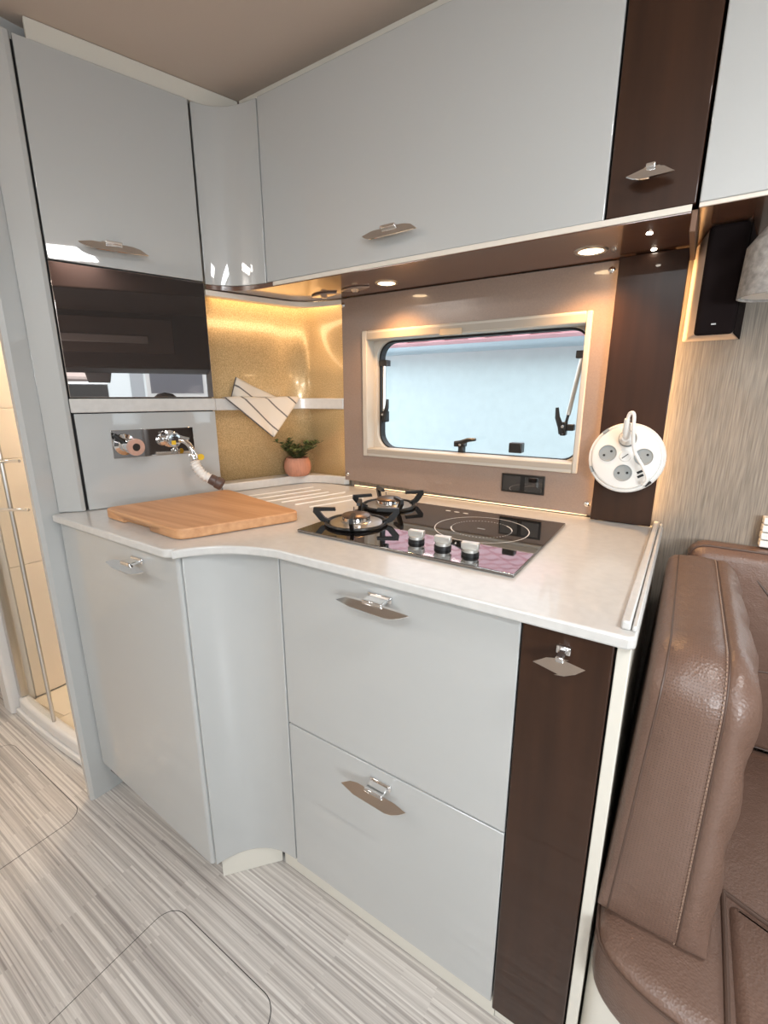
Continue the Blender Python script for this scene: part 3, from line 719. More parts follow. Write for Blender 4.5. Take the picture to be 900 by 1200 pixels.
# ------------------------------------------------------------------ hob
HX0, HX1, HY0, HY1 = -.464, .074, .103, .520; HZ = .9725
hb_ = thing('hob', 'black glass hob with two gas burners and one induction ring', 'hob', (-.2, .3, ZCT))
gp = obj('glass_plate', B(HX0, HX1, HY0, HY1, ZCT + .0005, HZ), HOBG, hb_, bevel=.0015)
def burner(cx, cy, rot):
    b = obj('burner', lathe(bmesh.new(), [(0, 0), (.068, 0), (.070, .003), (.067, .006), (.040, .008), (.038, .010), (0, .010)], frame_m((cx, cy, HZ), (0, 0, 1)), 36), STEEL, hb_)
    obj('flame_ring', lathe(bmesh.new(), [(0, .010), (.034, .010), (.036, .013), (.035, .020), (.030, .022), (0, .022)], frame_m((cx, cy, HZ), (0, 0, 1)), 28), CHROME, b)
    obj('burner_cap', lathe(bmesh.new(), [(0, .030), (.020, .0295), (.034, .026), (.037, .023), (.034, .0215), (0, .0215)], frame_m((cx, cy, HZ), (0, 0, 1)), 28), CAPM, b)
    obj('electrode', tube(bmesh.new(), [(cx - .028, cy + .028, HZ + .008), (cx - .028, cy + .028, HZ + .036)], .0018, 8), STEEL, b)
    bm = bmesh.new()
    tube(bm, [(cx + .076 * math.cos(2 * PI * k / 28), cy + .076 * math.sin(2 * PI * k / 28), HZ + .005) for k in range(28)], .0045, 6, closed=True)
    for k in range(4):
        a = rot + k * PI / 2; c, s = math.cos(a), math.sin(a); t = Vector((-s, c, 0)) * .0045
        sec = [(.070, .000), (.092, .008), (.110, .030), (.108, .042), (.054, .042), (.052, .034), (.094, .033), (.080, .016), (.066, .009)]
        L1 = [bm.verts.new(Vector((cx + r * c, cy + r * s, HZ + z)) + t) for r, z in sec]; L2 = [bm.verts.new(Vector((cx + r * c, cy + r * s, HZ + z)) - t) for r, z in sec]
        n = len(sec)
        for q in ((0, 1, 7, 8), (1, 2, 6, 7), (2, 3, 6), (3, 4, 5, 6)):
            bm.faces.new([L1[i] for i in q]); bm.faces.new([L2[i] for i in q[::-1]])
        for i in range(n): bm.faces.new((L1[i], L1[(i + 1) % n], L2[(i + 1) % n], L2[i]))
    obj('pan_support', bm, BLACKG, b)
burner(-.372, .222, math.radians(-60)); burner(-.405, .428, math.radians(-38))
for kx, ky in ((-.171, .176), (-.102, .168), (-.036, .160)):
    k = obj('knob', lathe(bmesh.new(), [(0, 0), (.0185, 0), (.0185, .006), (.017, .008), (0, .008)], frame_m((kx, ky, HZ), (0, 0, 1)), 24), BLACKP, hb_)
    M = Matrix.Translation((kx, ky, HZ)) @ Matrix.Rotation(math.radians(8), 4, 'Z')
    obj('knob_skirt', lathe(bmesh.new(), [(0, .008), (.0165, .008), (.0165, .014), (.015, .015), (0, .015)], M, 24), SATIN, k)
    obj('knob_grip', B(-.018, .018, -.0075, .0075, .013, .027, M=M), SATIN, k, bevel=.0015)
def flat_ring(cx, cy, r, w, z, n=64):
    bm = bmesh.new(); a = [[bm.verts.new((cx + q * math.cos(2 * PI * k / n), cy + q * math.sin(2 * PI * k / n), z)) for k in range(n)] for q in (r - w / 2, r + w / 2)]
    for k in range(n): bm.faces.new((a[0][k], a[0][(k + 1) % n], a[1][(k + 1) % n], a[1][k]))
    return bm
zx, zy = -.088, .352
obj('ring_mark', flat_ring(zx, zy, .113, .0022, HZ + .0003), PRINT, hb_)
bm = bmesh.new()
for k in range(56):
    a = 2 * PI * k / 56
    if abs(math.sin(a - .6)) < .34 : continue
    lathe(bm, [(0, 0), (.0016, 0)], Matrix.Translation((zx + .073 * math.cos(a), zy + .073 * math.sin(a), HZ + .0003)), 6)
obj('dotted_ring_mark', bm, PRINT, hb_)['kind'] = 'stuff'
for a0 in (.6, .6 + PI):
    bm = bmesh.new(); n = 10; v = [[bm.verts.new((zx + r * math.cos(a0 - .33 + .66 * k / n), zy + r * math.sin(a0 - .33 + .66 * k / n), HZ + .0003)) for k in range(n + 1)] for r in (.0715, .0745)]
    for k in range(n): bm.faces.new((v[0][k], v[0][k + 1], v[1][k + 1], v[1][k]))
    obj('arc_mark', bm, PRINT, hb_)
obj('zone_label', B(zx - .010, zx + .010, zy - .003, zy + .003, HZ + .0002, HZ + .0004), mat('dim_print', (.2, .19, .18), .5), hb_)
for k in range(3):
    bm = bmesh.new(); lathe(bm, [(0, 0), (.008, 0)], Matrix.Translation((-.235 + k * .027, .475 - k * .001, HZ + .0003)) @ Matrix.Scale(.55, 4, (0, 1, 0)), 14)
    obj('touch_mark', bm, PRINT, hb_)

# ------------------------------------------------------------------ board
def chamfer_poly(pts, r, n=5):
    out = []; N = len(pts)
    for i in range(N):
        p, a, b = Vector(pts[i]), Vector(pts[i - 1]), Vector(pts[(i + 1) % N])
        out += [tuple(q) for q in qbez(p + (a - p).normalized() * r, p, p + (b - p).normalized() * r, n)]
    return out
BZ0, BZ1 = ZCT + .001, ZCT + .027
cbd = thing('chopping_board', 'thick beech chopping board covering the sink', 'board', (-.77, .08, BZ0))
pts = chamfer_poly([(-1.005, -.082), (-.640, -.100), (-.528, .185), (-.935, .275)], .028)
bm = prism(bmesh.new(), pts, BZ0, BZ1)
bd = obj('board', bm, BEECH, cbd, bevel=.004, seg=3)
# finger recess cut into the front edge
cut = obj('cut', prism_axis(bmesh.new(), rrect(-.90, -.765, BZ0 - .012, BZ0 + .013, .008, 4), -.2, -.074, 'y'), BEECH)
md = bd.modifiers.new('cut', 'BOOLEAN'); md.object = cut; md.operation = 'DIFFERENCE'; md.solver = 'EXACT'
bpy.context.view_layer.update()
dg = bpy.context.evaluated_depsgraph_get(); me = bpy.data.meshes.new_from_object(bd.evaluated_get(dg))
bd.modifiers.clear(); bd.data = me; bpy.data.objects.remove(cut)
obj('recess_shade_sheet', B(-.893, -.772, -.0735, -.0725, BZ0 + .0005, BZ0 + .0115), mat('recess_shade', (.30, .15, .07), .7), cbd)  # thin darker sheet paints the shade at the back of the cut

# ------------------------------------------------------------------ tap
tp = thing('mixer_tap', 'wall-mounted chrome tap with white bellows spout and brown nozzle', 'tap', (-1.06, .11, 1.12))
def LP3(s, d, z): p = lp(s, d); return Vector((p[0], p[1], z))
poly = [lp(.087, .0035), lp(.318, .0035), lp(.318, .0002), lp(.087, .0002)]
obj('chrome_plate', prism(bmesh.new(), poly, 1.110, 1.192), mat('mirror_chrome', (.62, .60, .58), .03, metal=1), tp, bevel=.001)
n3 = Vector((NL.x, NL.y, 0)); a3 = Vector((AB.x, AB.y, 0))
ou = obj('outlet_stub', lathe(bmesh.new(), [(0, 0), (.030, 0), (.031, .006), (.020, .010), (.017, .020), (.020, .028), (.023, .050), (.0225, .072), (.0, .072)], frame_m(LP3(.118, .0035, 1.150), n3 + a3 * .25 + Vector((0, 0, -.05))), 24), CHROME, tp)
obj('rose_ring', lathe(bmesh.new(), [(.011, .066), (.011, .074), (.024, .074), (.0245, .066)], frame_m(LP3(.118, .0035, 1.150), n3 + a3 * .25 + Vector((0, 0, -.05))), 24), COPPER, ou)
obj('outlet_hole', lathe(bmesh.new(), [(0, .0735), (.0125, .0735), (.0125, .071)], frame_m(LP3(.118, .0035, 1.150), n3 + a3 * .25 + Vector((0, 0, -.05))), 20), BLACKP, ou)
obj('lever', tube(bmesh.new(), [LP3(.118, .030, 1.155), LP3(.102, .034, 1.168), LP3(.090, .034, 1.182)], .006, 10, radii=[.010, .007, .006]), BLACKG, ou)
tb = obj('tap_body', lathe(bmesh.new(), [(0, 0), (.026, 0), (.026, .005), (.016, .008), (.015, .030), (.020, .036), (.022, .052), (.018, .060), (0, .061)], frame_m(LP3(.245, .0035, 1.160), n3), 24), CHROME, tp)
obj('tap_body_cap', lathe(bmesh.new(), [(0, 0), (.014, 0), (.015, .012), (.011, .022), (0, .024)], frame_m(LP3(.222, .004, 1.157), n3 + Vector((0, 0, -.1))), 20), CHROME, tb)
obj('side_lever', tube(bmesh.new(), [LP3(.228, .040, 1.176), LP3(.232, .052, 1.176), LP3(.285, .064, 1.160)], .005, 10), CHROME, tb)
obj('yellow_dot', B(-.006, .006, -.006, .006, 0, .001, M=frame_m(LP3(.240, .0648, 1.152), n3)), YELLOW, tb)
spath = smooth_path([LP3(.250, .045, 1.158), LP3(.268, .072, 1.156), LP3(.280, .090, 1.138), LP3(.284, .098, 1.115)])
obj('spout_pipe', tube(bmesh.new(), spath, .008, 12), CHROME, tp)
cl_ = obj('spout_collar', lathe(bmesh.new(), [(0, 0), (.012, 0), (.0135, .004), (.0135, .018), (.012, .022), (0, .022)], frame_m(LP3(.284, .098, 1.118), Vector((0, 0, -1)) + n3 * .15), 20), CHROME, tp)
hp_ = smooth_path([LP3(.285, .101, 1.097), LP3(.288, .106, 1.078), LP3(.300, .116, 1.056), LP3(.318, .128, 1.042)], 8)
rad = [.0118 + (.0035 if i % 3 == 1 else (.002 if i % 3 == 2 else 0)) for i in range(len(hp_))]
obj('bellows_hose', tube(bmesh.new(), hp_, .014, 16, radii=rad), WHITEH, tp, smooth=80)
e0 = hp_[-1]; ed = (hp_[-1] - hp_[-3]).normalized()
obj('nozzle', lathe(bmesh.new(), [(0, -.002), (.015, -.002), (.016, .004), (.016, .016), (.019, .020), (.019, .036), (.015, .040), (.012, .036), (0, .034)], frame_m(e0, ed), 20), NOZZLE, tp)
obj('yellow_tag', lathe(bmesh.new(), [(0, -.001), (.0095, -.001), (.0095, .001), (0, .001)], frame_m(LP3(.3035, .103, 1.108), n3 * .8 - a3 * .5), 20), YELLOW, tp)

# ------------------------------------------------------------------ plant
px_, py_, pz_ = -.915, .585, .9965
pt = thing('potted_plant', 'small leafy plant in a ribbed terracotta pot on the niche ledge', 'plant', (px_, py_, pz_))
obj('pot', lathe(bmesh.new(), [(0, 0), (.036, 0), (.046, .010), (.051, .030), (.049, .050), (.041, .066), (.037, .068), (.036, .062), (.0, .060)], frame_m((px_, py_, pz_), (0, 0, 1)), 36), TERRA, pt)
obj('soil', lathe(bmesh.new(), [(0, .064), (.0365, .061)], frame_m((px_, py_, pz_), (0, 0, 1)), 24), SOIL, pt)
bs = bmesh.new(); bl = bmesh.new()
rnd = random.Random(3)
for i in range(30):
    a = rnd.uniform(0, 2 * PI); lean = rnd.uniform(.02, .095); h = rnd.uniform(.035, .085) * (1 - lean * 2.0)
    dx, dy = math.cos(a), math.sin(a)
    if dx * -.95 + dy * .3 > .3: lean *= .45
    st = [Vector((px_ + dx * .012, py_ + dy * .012, pz_ + .06)), Vector((px_ + dx * (.015 + lean * .45), py_ + dy * (.015 + lean * .45), pz_ + .06 + h * .7)), Vector((px_ + dx * (.015 + lean), py_ + dy * (.015 + lean), pz_ + .06 + h))]
    sp = smooth_path(st, 5); tube(bs, sp, .0010, 4)
    for j in range(2, len(sp)):
        for q in (0, 1):
            base = sp[j]; aa = rnd.uniform(0, 2 * PI); d = Vector((math.cos(aa), math.sin(aa), rnd.uniform(.0, .9))).normalized(); ln = rnd.uniform(.013, .023); wd = ln * .29
            sd = d.cross(Vector((0, 0, 1))).normalized(); nn = sd.cross(d)
            v = [bl.verts.new(p) for p in (base, base + d * ln * .35 + sd * wd, base + d * ln * .75 + sd * wd * .8, base + d * ln, base + d * ln * .75 - sd * wd * .8, base + d * ln * .35 - sd * wd, base + d * ln * .5 + nn * .0015)]
            for k in range(6): bl.faces.new((v[k], v[(k + 1) % 6], v[6]))
obj('stems', bs, STEM, pt); obj('foliage', bl, LEAF, pt)['kind'] = 'stuff'

# ------------------------------------------------------------------ towel on the shelf
def sl(s, d, z): p = lp(LEN + s, d); return Vector((p[0], p[1], z))
tw = thing('tea_towel', 'folded cream linen towel with thin grey stripes over the shelf', 'towel', sl(.15, -.03, 1.281))
# front fold: triangle hanging from the shelf edge.  u along the shelf, v down (v<0 lies on the shelf)
def cloth(name, fn, nu, nv, m):
    bm = bmesh.new(); uvl = bm.loops.layers.uv.new('UVMap'); g = []; uvs = {}
    for i in range(nu + 1):
        row = []
        for j in range(nv + 1):
            p, uv = fn(i / nu, j / nv); v = bm.verts.new(p); uvs[v] = uv; row.append(v)
        g.append(row)
    for i in range(nu):
        for j in range(nv):
            f = bm.faces.new((g[i][j], g[i + 1][j], g[i + 1][j + 1], g[i][j + 1]))
            for l in f.loops: l[uvl].uv = uvs[l.vert]
    bmesh.ops.remove_doubles(bm, verts=bm.verts, dist=1e-5)
    return obj(name, bm, m, tw, smooth=80, solid=.0022)
U0, U1, UA, VA = .030, .305, .185, .135
def stripe(u, v): return (.72 * u - .69 * v * 1.05 + .5, v)
def front_fold(a, b):
    # a along, b: 0 at the back of the shelf, .3 at the front edge, 1 at the tip line
    if b < .3:
        t = b / .3; u0 = U0 + .010 + (U1 - U0 - .010) * a; d = -.040 + .048 * t
        return sl(u0, d, 1.2835 + .002 * math.sin(9 * a)), stripe(u0, -.04 * (1 - t))
    t = (b - .3) / .7
    le = U0 + (UA - U0) * t; re = U1 + (UA + .006 - U1) * t; u = le + (re - le) * a; v = VA * t * (1 if a > 0 else 1)
    top = .008 * (1 - a) * (1 - t)
    z = 1.2835 - v - top * .0
    d = .0105 + .006 * math.sin(a * 7 + t * 2) * (1 - t * .4) + .010 * t
    return sl(u, d, z), stripe(u, v)
cloth('front_fold', front_fold, 22, 18, TOWEL)
def back_fold(a, b):
    # leaning up against the gold back
    u = .085 + (.240 - .085) * a; hgt = (1 - abs(a - .12) / (.12 if a < .12 else .88)) * .066
    z = 1.284 + hgt * b; d = -.030 - .018 * b + .004 * math.sin(a * 9)
    return sl(u - .01 * b * (1 - a), d, z), stripe(u * .9 + .05, -hgt * b)
cloth('back_fold', back_fold, 16, 6, TOWEL)
hem = [front_fold(0, .3 + .7 * k / 10)[0] + n3 * .001 for k in range(11)]
obj('hem', tube(bmesh.new(), hem, .0022, 6), HEM, tw)
hem2 = [back_fold(.12 * k / 5, 1)[0] for k in range(6)]
obj('hem', tube(bmesh.new(), hem2, .0022, 6), HEM, tw)

# ------------------------------------------------------------------ speaker and reading lamp
spk = thing('speaker', 'wedge-shaped wall speaker with beige sides and black cloth front', 'speaker', (.315, .6, 1.41))
zt_ = ZU - .006
bm = bmesh.new()
pb_ = [(.264, YW - .002), (.372, YW - .002), (.354, .530), (.288, .530)]
prism(bm, pb_, 1.412, zt_)
obj('case', bm, SPKS, spk, bevel=.003)
bm = bmesh.new(); prism(bm, [(.2865, .531), (.3555, .531), (.352, .508), (.290, .508)], 1.410, zt_); obj('grille', bm, SPKB, spk, bevel=.007, seg=3)
obj('badge', B(.315, .323, .5072, .508, 1.428, 1.4305), LIGHTP, spk)
obj('case_side', prism(bmesh.new(), [(.3725, YW - .002), (.3745, YW - .002), (.3565, .53), (.3545, .53)], 1.412, zt_), SPKB, spk)
rl = thing('reading_lamp', 'grey felt reading lamp with chrome joint under the wall cabinet', 'lamp', (.42, .45, 1.6))
lx, ly = .408, .452
obj('mount', B(lx - .03, lx + .05, ly - .016, ly + .016, ZU - .012, ZU - .0045), STEEL, rl, bevel=.002)
obj('joint', lathe(bmesh.new(), [(0, 0), (.010, 0), (.012, .004), (.012, .016), (.009, .020), (.009, .030), (0, .03)], frame_m((lx - .012, ly, ZU - .012), (.25, 0, -1)), 20), CHROME, rl)
obj('shade', lathe(bmesh.new(), [(.010, .118), (.036, .115), (.058, .085), (.061, .0), (.058, .0), (.055, .084), (.034, .110), (.010, .112)], frame_m((lx, ly, 1.463), (0, 0, 1)), 40), LAMPF, rl)
obj('diffuser', lathe(bmesh.new(), [(0, .004), (.056, .004), (.056, .010), (0, .010)], frame_m((lx, ly, 1.463), (0, 0, 1)), 32), WHITEP, rl)

# ------------------------------------------------------------------ bench
bb = thing('bench_base', 'cream panelled base under the brown leather seat', 'bench base', (.8, .3, 0))
obj('plinth_panel', prism(bmesh.new(), chamfer_poly([(.284, .0), (1.5, -.04), (1.5, .64), (.284, .64)], .03), .001, .33), CREAM, bb, bevel=.003)
def loft(bm, rings, cap0=True, cap1=True):
    R = [[bm.verts.new(p) for p in r] for r in rings]; n = len(R[0])
    for a, b in zip(R, R[1:]):
        for k in range(n): bm.faces.new((a[k], a[(k + 1) % n], b[(k + 1) % n], b[k]))
    if cap0: bm.faces.new(R[0][::-1])
    if cap1: bm.faces.new(R[-1])
    return bm
def inset_loop(loop, d):
    n = len(loop); out = []
    for i in range(n):
        a, b = Vector(loop[i - 1]), Vector(loop[(i + 1) % n]); t = (b - a).normalized()
        out.append((loop[i][0] - t.y * d, loop[i][1] + t.x * d))
    return out
def densify(loop, step):
    out = []; n = len(loop)
    for i in range(n):
        a, b = Vector(loop[i]), Vector(loop[(i + 1) % n]); k = max(1, int((b - a).length / step))
        out += [tuple(a.lerp(b, j / k)) for j in range(k)]
    return out
# seat cushion
st_ = thing('seat_cushion', 'brown leather bench seat cushion with rounded front corner', 'cushion', (.8, .3, .33))
corner = [(.287, .02), (.290, -.015)] + [tuple(p) for p in qbez((.296, -.034), (.325, -.085), (.46, -.092), 10)]
sl_ = corner + [(1.2, -.10), (1.48, -.10), (1.48, .62), (.287, .62)]
sl_ = densify(sl_, .03)
rings = []
for d, z in ((.012, .331), (.004, .338), (.0, .350), (-.002, .39), (.0, .430), (.004, .440), (.012, .447), (.020, .4505), (.030, .4525)):
    rings.append([(p[0], p[1], z) for p in inset_loop(sl_, d)])
obj('seat_pad', loft(bmesh.new(), rings), LEATHER, st_, smooth=70)
ip = [(p[0], p[1], .4345) for p in inset_loop(sl_, -.0005)]
obj('piping', tube(bmesh.new(), ip, .0025, 6, closed=True), PIPING, st_)
obj('piping', tube(bmesh.new(), smooth_path([(.463, .150, .4545), (.462, .05, .4545), (.460, -.055, .4535), (.459, -.080, .446), (.459, -.0935, .425), (.459, -.0945, .36)]), .0038, 8), PIPING, st_)
obj('piping', tube(bmesh.new(), smooth_path([(.463, .150, .4545), (.55, .118, .4545), (.70, .09, .4545), (1.2, .08, .4545)]), .0038, 8), PIPING, st_)
bm = bmesh.new(); box(bm, .470, 1.40, -.075, .085, .452, .462)
pad = chamfer_poly([(.470, .135), (.470, -.075), (1.40, -.075), (1.40, .072), (.60, .092)], .02)
rings = [[(p[0], p[1], z) for p in inset_loop(densify(pad, .03), d)] for d, z in ((.0, .4525), (.003, .457), (.008, .4605), (.014, .462))]
bm.free(); obj('front_pad', loft(bmesh.new(), rings), LEATHER, st_, smooth=70)
# backrest along the kitchen end
bkc = thing('backrest_cushion', 'upright brown leather backrest with perforated edge beside the pull-out', 'cushion', (.36, .28, .455))
def yz_loop():
    lp_ = []
    y0, y1, z0, z1 = .0, .555, .4555, .938
    def arc(cy, cz, r, a0, a1, n):
        return [(cy + r * math.cos(math.radians(a0 + (a1 - a0) * k / n)), cz + r * math.sin(math.radians(a0 + (a1 - a0) * k / n))) for k in range(n + 1)]
    lp_ += arc(y0 + .014, z0 + .012, .012, 180, 270, 3) + arc(y1 - .02, z0 + .02, .02, 270, 360, 4) + arc(y1 - .05, z1 - .05, .05, 0, 90, 6) + arc(y0 + .080, z1 - .080, .080, 90, 180, 10)
    return densify(lp_, .02)
YZ = yz_loop()
def cushion_ring(x, d, lean=0, quilt=0):
    L_ = inset_loop(YZ, d); out = []; acc = 0
    for i, (y, z) in enumerate(L_):
        if i: acc += (Vector(L_[i]) - Vector(L_[i - 1])).length
        q = quilt * abs(math.sin(acc * 22))
        y0, z0 = YZ[i]; k = min(1, max(0, (z0 - .455) / .11)); y = y0 + (y - y0) * k; z = z0 + (z - z0) * k
        out.append((x + lean * (z - .455) / .48 + q * k, y, max(z, .4556)))
    return out
def grp(name, specs, m, cap0, cap1):
    rs = [cushion_ring(*s) for s in specs]; bm = loft(bmesh.new(), rs, cap0, cap1); bm.verts.index_update()
    uvl = bm.loops.layers.uv.new('UVMap'); n = len(YZ); per = [0]
    for k in range(n): per.append(per[-1] + (Vector(YZ[(k + 1) % n]) - Vector(YZ[k])).length)
    for f in bm.faces:
        ks = [l.vert.index % n for l in f.loops]; wrap = max(ks) - min(ks) > n / 2
        for l, k in zip(f.loops, ks): l[uvl].uv = (specs[l.vert.index // n][0], per[n] if (wrap and k == 0) else per[k])
    return obj(name, bm, m, bkc, smooth=75)
grp('rear_cover', [(.2835, .03, .022), (.286, .010, .022), (.292, .002, .024), (.2975, .0, .026)], LEATHER, True, False)
grp('gusset', [(.2975, .0, .026), (.299, .0016, .026), (.301, .0, .026), (.330, -.003, .018), (.365, -.003, .008), (.395, .0, .0), (.397, .002, .0)], LEATHP, False, False)
grp('front_cover', [(.397, .002, .0), (.402, -.002, .0), (.412, .0, .0, .002), (.422, .010, .0, .009), (.430, .03, .0, .010), (.434, .038, .0, .007), (.4355, .048, .0, .002)], LEATHER, False, True)
def seam(x, d, lean, m, r, name):
    ring = cushion_ring(x, d, lean); obj(name, tube(bmesh.new(), ring, r, 6, closed=True), m, bkc)
seam(.299, .0006, .026, PIPING, .0016, 'piping'); seam(.397, .0012, .0, PIPING, .0014, 'piping')
bm = bmesh.new()
rg = cushion_ring(.3935, -.0012, .0); acc = 0; last = -1
for a, b in zip(rg, rg[1:]):
    a, b = Vector(a), Vector(b); L_ = (b - a).length; k = max(1, round(L_ / .008))
    for j in range(k):
        p = a.lerp(b, (j + .2) / k); q = a.lerp(b, (j + .75) / k); tube(bm, [p, q], .0011, 5)
st1 = obj('stitching', bm, THREAD, bkc); st1['kind'] = 'stuff'
# back cushion along the outer wall
bw = thing('back_cushion', 'brown leather quilted back cushion along the outer wall', 'cushion', (.9, .6, .455))
xz = densify(chamfer_poly([(.345, .456), (1.45, .456), (1.45, .945), (.345, .945)], .04), .03)
def bring(y, d): return [(p[0], y, p[1]) for p in inset_loop(xz, d)]
rings = [bring(.666, .02), bring(.662, .004), bring(.652, .0), bring(.612, .0), bring(.604, .003), bring(.590, .012), bring(.582, .025)]
obj('cushion_body', loft(bmesh.new(), rings), LEATHER, bw, smooth=70)
obj('piping', tube(bmesh.new(), [(p[0], .606, p[1]) for p in inset_loop(xz, .001)], .0028, 6, closed=True), PIPING, bw)
for xa, za, xb, zb2 in ((.448, .925, .70, .62), (.56, .93, .82, .60), (.46, .66, .80, .71)):
    obj('quilt_seam', tube(bmesh.new(), smooth_path([(xa, .597 if za > .9 else .5815, za), (xa * .9 + xb * .1, .5865 if za > .9 else .5815, za * .9 + zb2 * .1), (xa * .75 + xb * .25, .5815, za * .75 + zb2 * .25), (xb, .5815, zb2)]), .0022, 6), PIPING, bw)

# ------------------------------------------------------------------ shower and corridor on the left
sh = thing('shower_tray', 'white moulded shower tray with raised curved sill', 'shower tray', (-1.55, .2, 0))
sill = [tuple(p) for p in qbez((-1.88, -.125), (-1.62, -.135), (-1.208, -.105), 12)]
ins = [tuple(p) for p in qbez((-1.88, -.085), (-1.62, -.095), (-1.208, -.065), 12)]
obj('sill', strip_between(bmesh.new(), sill, ins, .001, .075), WHITEG, sh, bevel=.012, seg=3)
obj('apron', strip_between(bmesh.new(), [(p[0], p[1] - .012) for p in sill], [(p[0], p[1] + .002) for p in sill], .001, .030), WHITEG, sh, bevel=.004)
tx = [-1.88, -1.655, -1.43, -1.2085]; ty = [-.05, .18, .41, .64]
for i in range(3):
    for j in range(3):
        poly = [(tx[i] + .002, ty[j] + .002), (tx[i + 1] - .002, ty[j] + .002), (tx[i + 1] - .002, ty[j + 1] - .002), (tx[i] + .002, ty[j + 1] - .002)]
        if j == 0: poly[0] = (poly[0][0], -.08 if i < 2 else -.05); poly[1] = (poly[1][0], -.05)
        obj('tile', prism(bmesh.new(), poly, .020, .034), SHOWERF, sh, bevel=.001)
obj('tray_base', prism(bmesh.new(), [(-1.88, -.085), (-1.2085, -.066), (-1.2085, .655), (-1.88, .655)], .001, .030), mat('grout', (.66, .57, .44), .8), sh)
swl = struct('wall_shower', bmesh.new(), SHOWERW, 'warm beige moulded shower wall')
def wallpanel(x0, x1, y0, y1, z0, z1): obj('wall_panel', B(x0, x1, y0, y1, z0, z1), SHOWERW, swl, bevel=.002)
for z0, z1 in ((.036, .6215), (.623, 1.0515), (1.053, 1.2415), (1.243, 1.5015), (1.503, 2.14)):
    wallpanel(-1.884, -1.2086, .630, .655, z0, z1); wallpanel(-1.90, -1.883, -.06, .6295, z0, z1)
obj('soap_shelf', B(-1.80, -1.45, .55, .6298, 1.046, 1.066), SHOWERW, swl, bevel=.006)
wl_l = thing('shower_light', 'warm ceiling light inside the shower', 'light', (-1.55, .25, ZC - .02))
obj('lens', B(-1.65, -1.45, .15, .35, ZC - .018, ZC - .002), mat('shower_lamp', (1, .85, .65), .5, emit=((1.0, .84, .64), 75)), wl_l, bevel=.004)
df = thing('shower_door', 'curved clear glass shower door with chrome bars', 'shower door', (-1.55, -.11, .075))
gl = [tuple(p) for p in qbez((-1.86, -.105), (-1.74, -.120), (-1.59, -.110), 12)]
obj('glass', ribbon(bmesh.new(), gl, .078, 1.95, .005, 1), SHGLASS, df)
obj('edge_profile', tube(bmesh.new(), [(-1.585, -.108, .078), (-1.585, -.108, 1.95)], .007, 8), STEEL, df)
obj('hinge_profile', B(-1.885, -1.855, -.118, -.090, .078, 2.0), STEEL, df, bevel=.003)
for z in (.92, 1.08): obj('bar_mount', tube(bmesh.new(), [(-1.585, -.142, z), (-1.46, -.10, z + .008)], .005, 8), CHROME, df)
obj('bar_knob', lathe(bmesh.new(), [(0, 0), (.022, 0), (.026, .008), (.024, .018), (0, .022)], frame_m((-1.56, -.150, 1.075), (.6, -1, .1)), 24), WHITEP, df)
dfm = struct('trim_2', prism(bmesh.new(), [(-1.97, -.150), (-1.90, -.150), (-1.888, -.140), (-1.888, -.06), (-1.97, -.06)], .001, ZC - .002), WHITEG, 'white upright door frame beside the shower', bevel=.004)

# ------------------------------------------------------------------ outside the kitchen window
struct('ground', B(-12, 12, 1.2, 14, -1.0, -.95), GROUND, 'asphalt ground outside')
hs = thing('neighbouring_garage', 'white rendered garage with red tiled roof seen through the kitchen window', 'building', (0, 4, -.95))
EY, EZ = 3.25, 1.70
obj('wall', B(-7, 7, EY, 7.5, -.95, EZ - .02), RENDER, hs)
obj('fascia', B(-7, 7, EY - .14, EY - .12, EZ - .05, EZ + .04), ZINC, hs)
g = []
for a in range(9): g.append((EY - .20 + .06 * math.cos(PI + PI * a / 8), EZ + .0 + .06 * math.sin(PI + PI * a / 8)))
g2 = [(EY - .20 + .054 * math.cos(2 * PI - PI * a / 8), EZ + .0 + .054 * math.sin(2 * PI - PI * a / 8)) for a in range(9)]
obj('gutter', prism_axis(bmesh.new(), g + g2, -7, 7, 'x'), ZINC, hs)
PT = math.radians(27)
rf = obj('roof_deck', B(-4.6, 4.6, -.06, 6.2, -.06, .022, M=Matrix.Translation((-1.5, EY - .16, EZ + .04)) @ Matrix.Rotation(PT, 4, 'X')), REDROOF, hs)
bm = bmesh.new(); TW, TL = .36, .42; n = 10
rows = []
for y, z in ((0, .022), (TL, .0)):
    for zo in (0, -.02):
        rows.append([bm.verts.new((TW * (k / n), y, z + zo + .024 * math.sin(2 * PI * k / n))) for k in range(n + 1)])
f0, f1, b0, b1 = rows
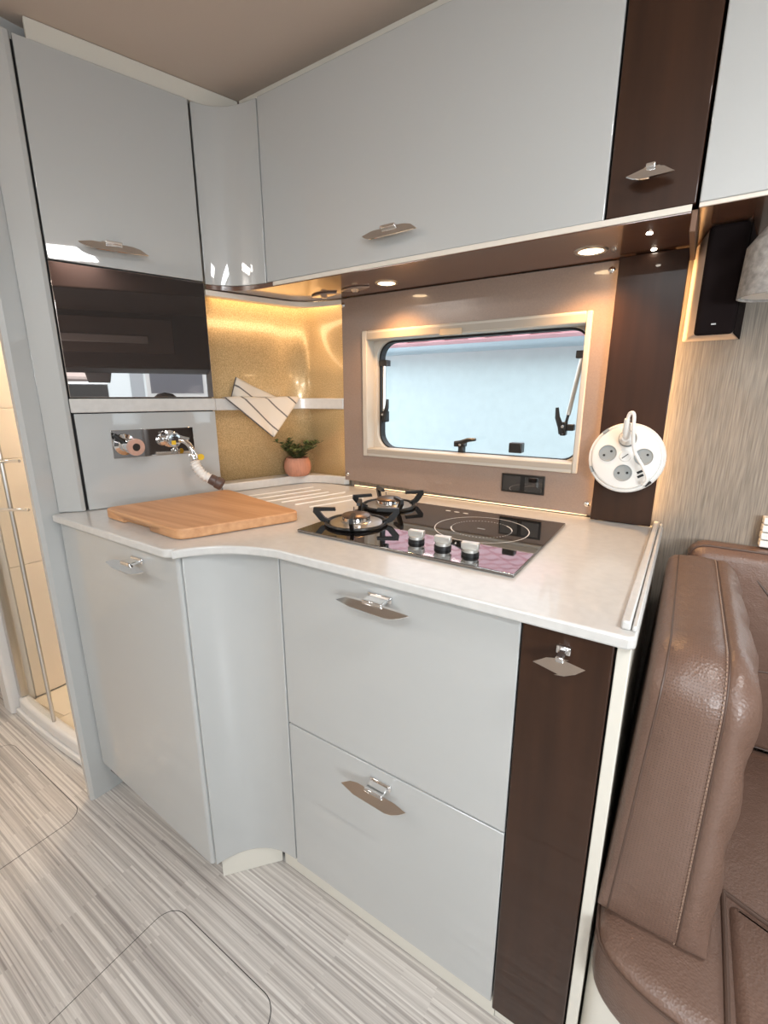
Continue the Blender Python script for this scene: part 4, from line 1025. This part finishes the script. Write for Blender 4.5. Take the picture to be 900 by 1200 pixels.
for k in range(n):
    bm.faces.new((f0[k], f0[k + 1], b0[k + 1], b0[k])); bm.faces.new((f1[k], b1[k], b1[k + 1], f1[k + 1])); bm.faces.new((f0[k], f1[k], f1[k + 1], f0[k + 1]))
tile0 = obj('roof_tile', bm, REDROOF, None, smooth=50)
base = hs.location.copy(); cnt = 0
for r in range(13):
    for c in range(22):
        t = tile0 if cnt == 0 else tile0.copy()
        if cnt: COL.objects.link(t)
        M = Matrix.Translation((-1.5, EY - .16, EZ + .04)) @ Matrix.Rotation(PT, 4, 'X') @ Matrix.Translation((-3.96 + c * TW, r * .40 - .05, .03 + .004 * random.random()))
        t.parent = rf; t.matrix_parent_inverse = Matrix.Identity(4)
        t.matrix_basis = Matrix.Translation(-base) @ M
        cnt += 1

# ------------------------------------------------------------------ outside the windscreen
struct('ground', B(3.6, 20, -12, 1.15, -1.0, -.95), GROUND, 'asphalt ground before the cab')
nb = thing('white_house', 'pale house with a large grey window before the windscreen', 'building', (8, .5, -.95))
obj('wall', B(7.2, 9, -1.25, 3.0, -.95, 3.2), mat('pale_house_wall', (.90, .95, .96), .9), nb)
obj('downpipe_recess', B(7.19, 7.199, -.88, -.66, -.95, 3.2), mat('grey_recess', (.45, .47, .49), .8), nb)
wf = obj('window_frame', B(7.17, 7.199, -.62, .42, 1.25, 2.6), WHITEG, nb)
obj('window_pane', B(7.16, 7.169, -.55, .36, 1.33, 2.5), mat('grey_house_glass', (.16, .16, .18), .1), wf)
struct('boundary_wall', B(8.8, 9.0, -8, -1.3, -.95, 1.52), mat('dark_fence', (.04, .037, .035), .8), 'dark garden fence before the cab')
pz = thing('garden_parasol', 'pink and white garden parasol above the dark fence', 'parasol', (9.8, -3.0, -.95))
obj('canopy', lathe(bmesh.new(), [(0, .62), (.5, .40), (1.4, .05), (1.4, .0), (0, .5)], frame_m((9.8, -3.0, 1.62), (0, 0, 1)), 12), mat('parasol_pink', (.75, .58, .52), .8), pz)
obj('pole', tube(bmesh.new(), [(9.8, -3.0, -.95), (9.8, -3.0, 2.1)], .025, 8), WHITEG, pz)
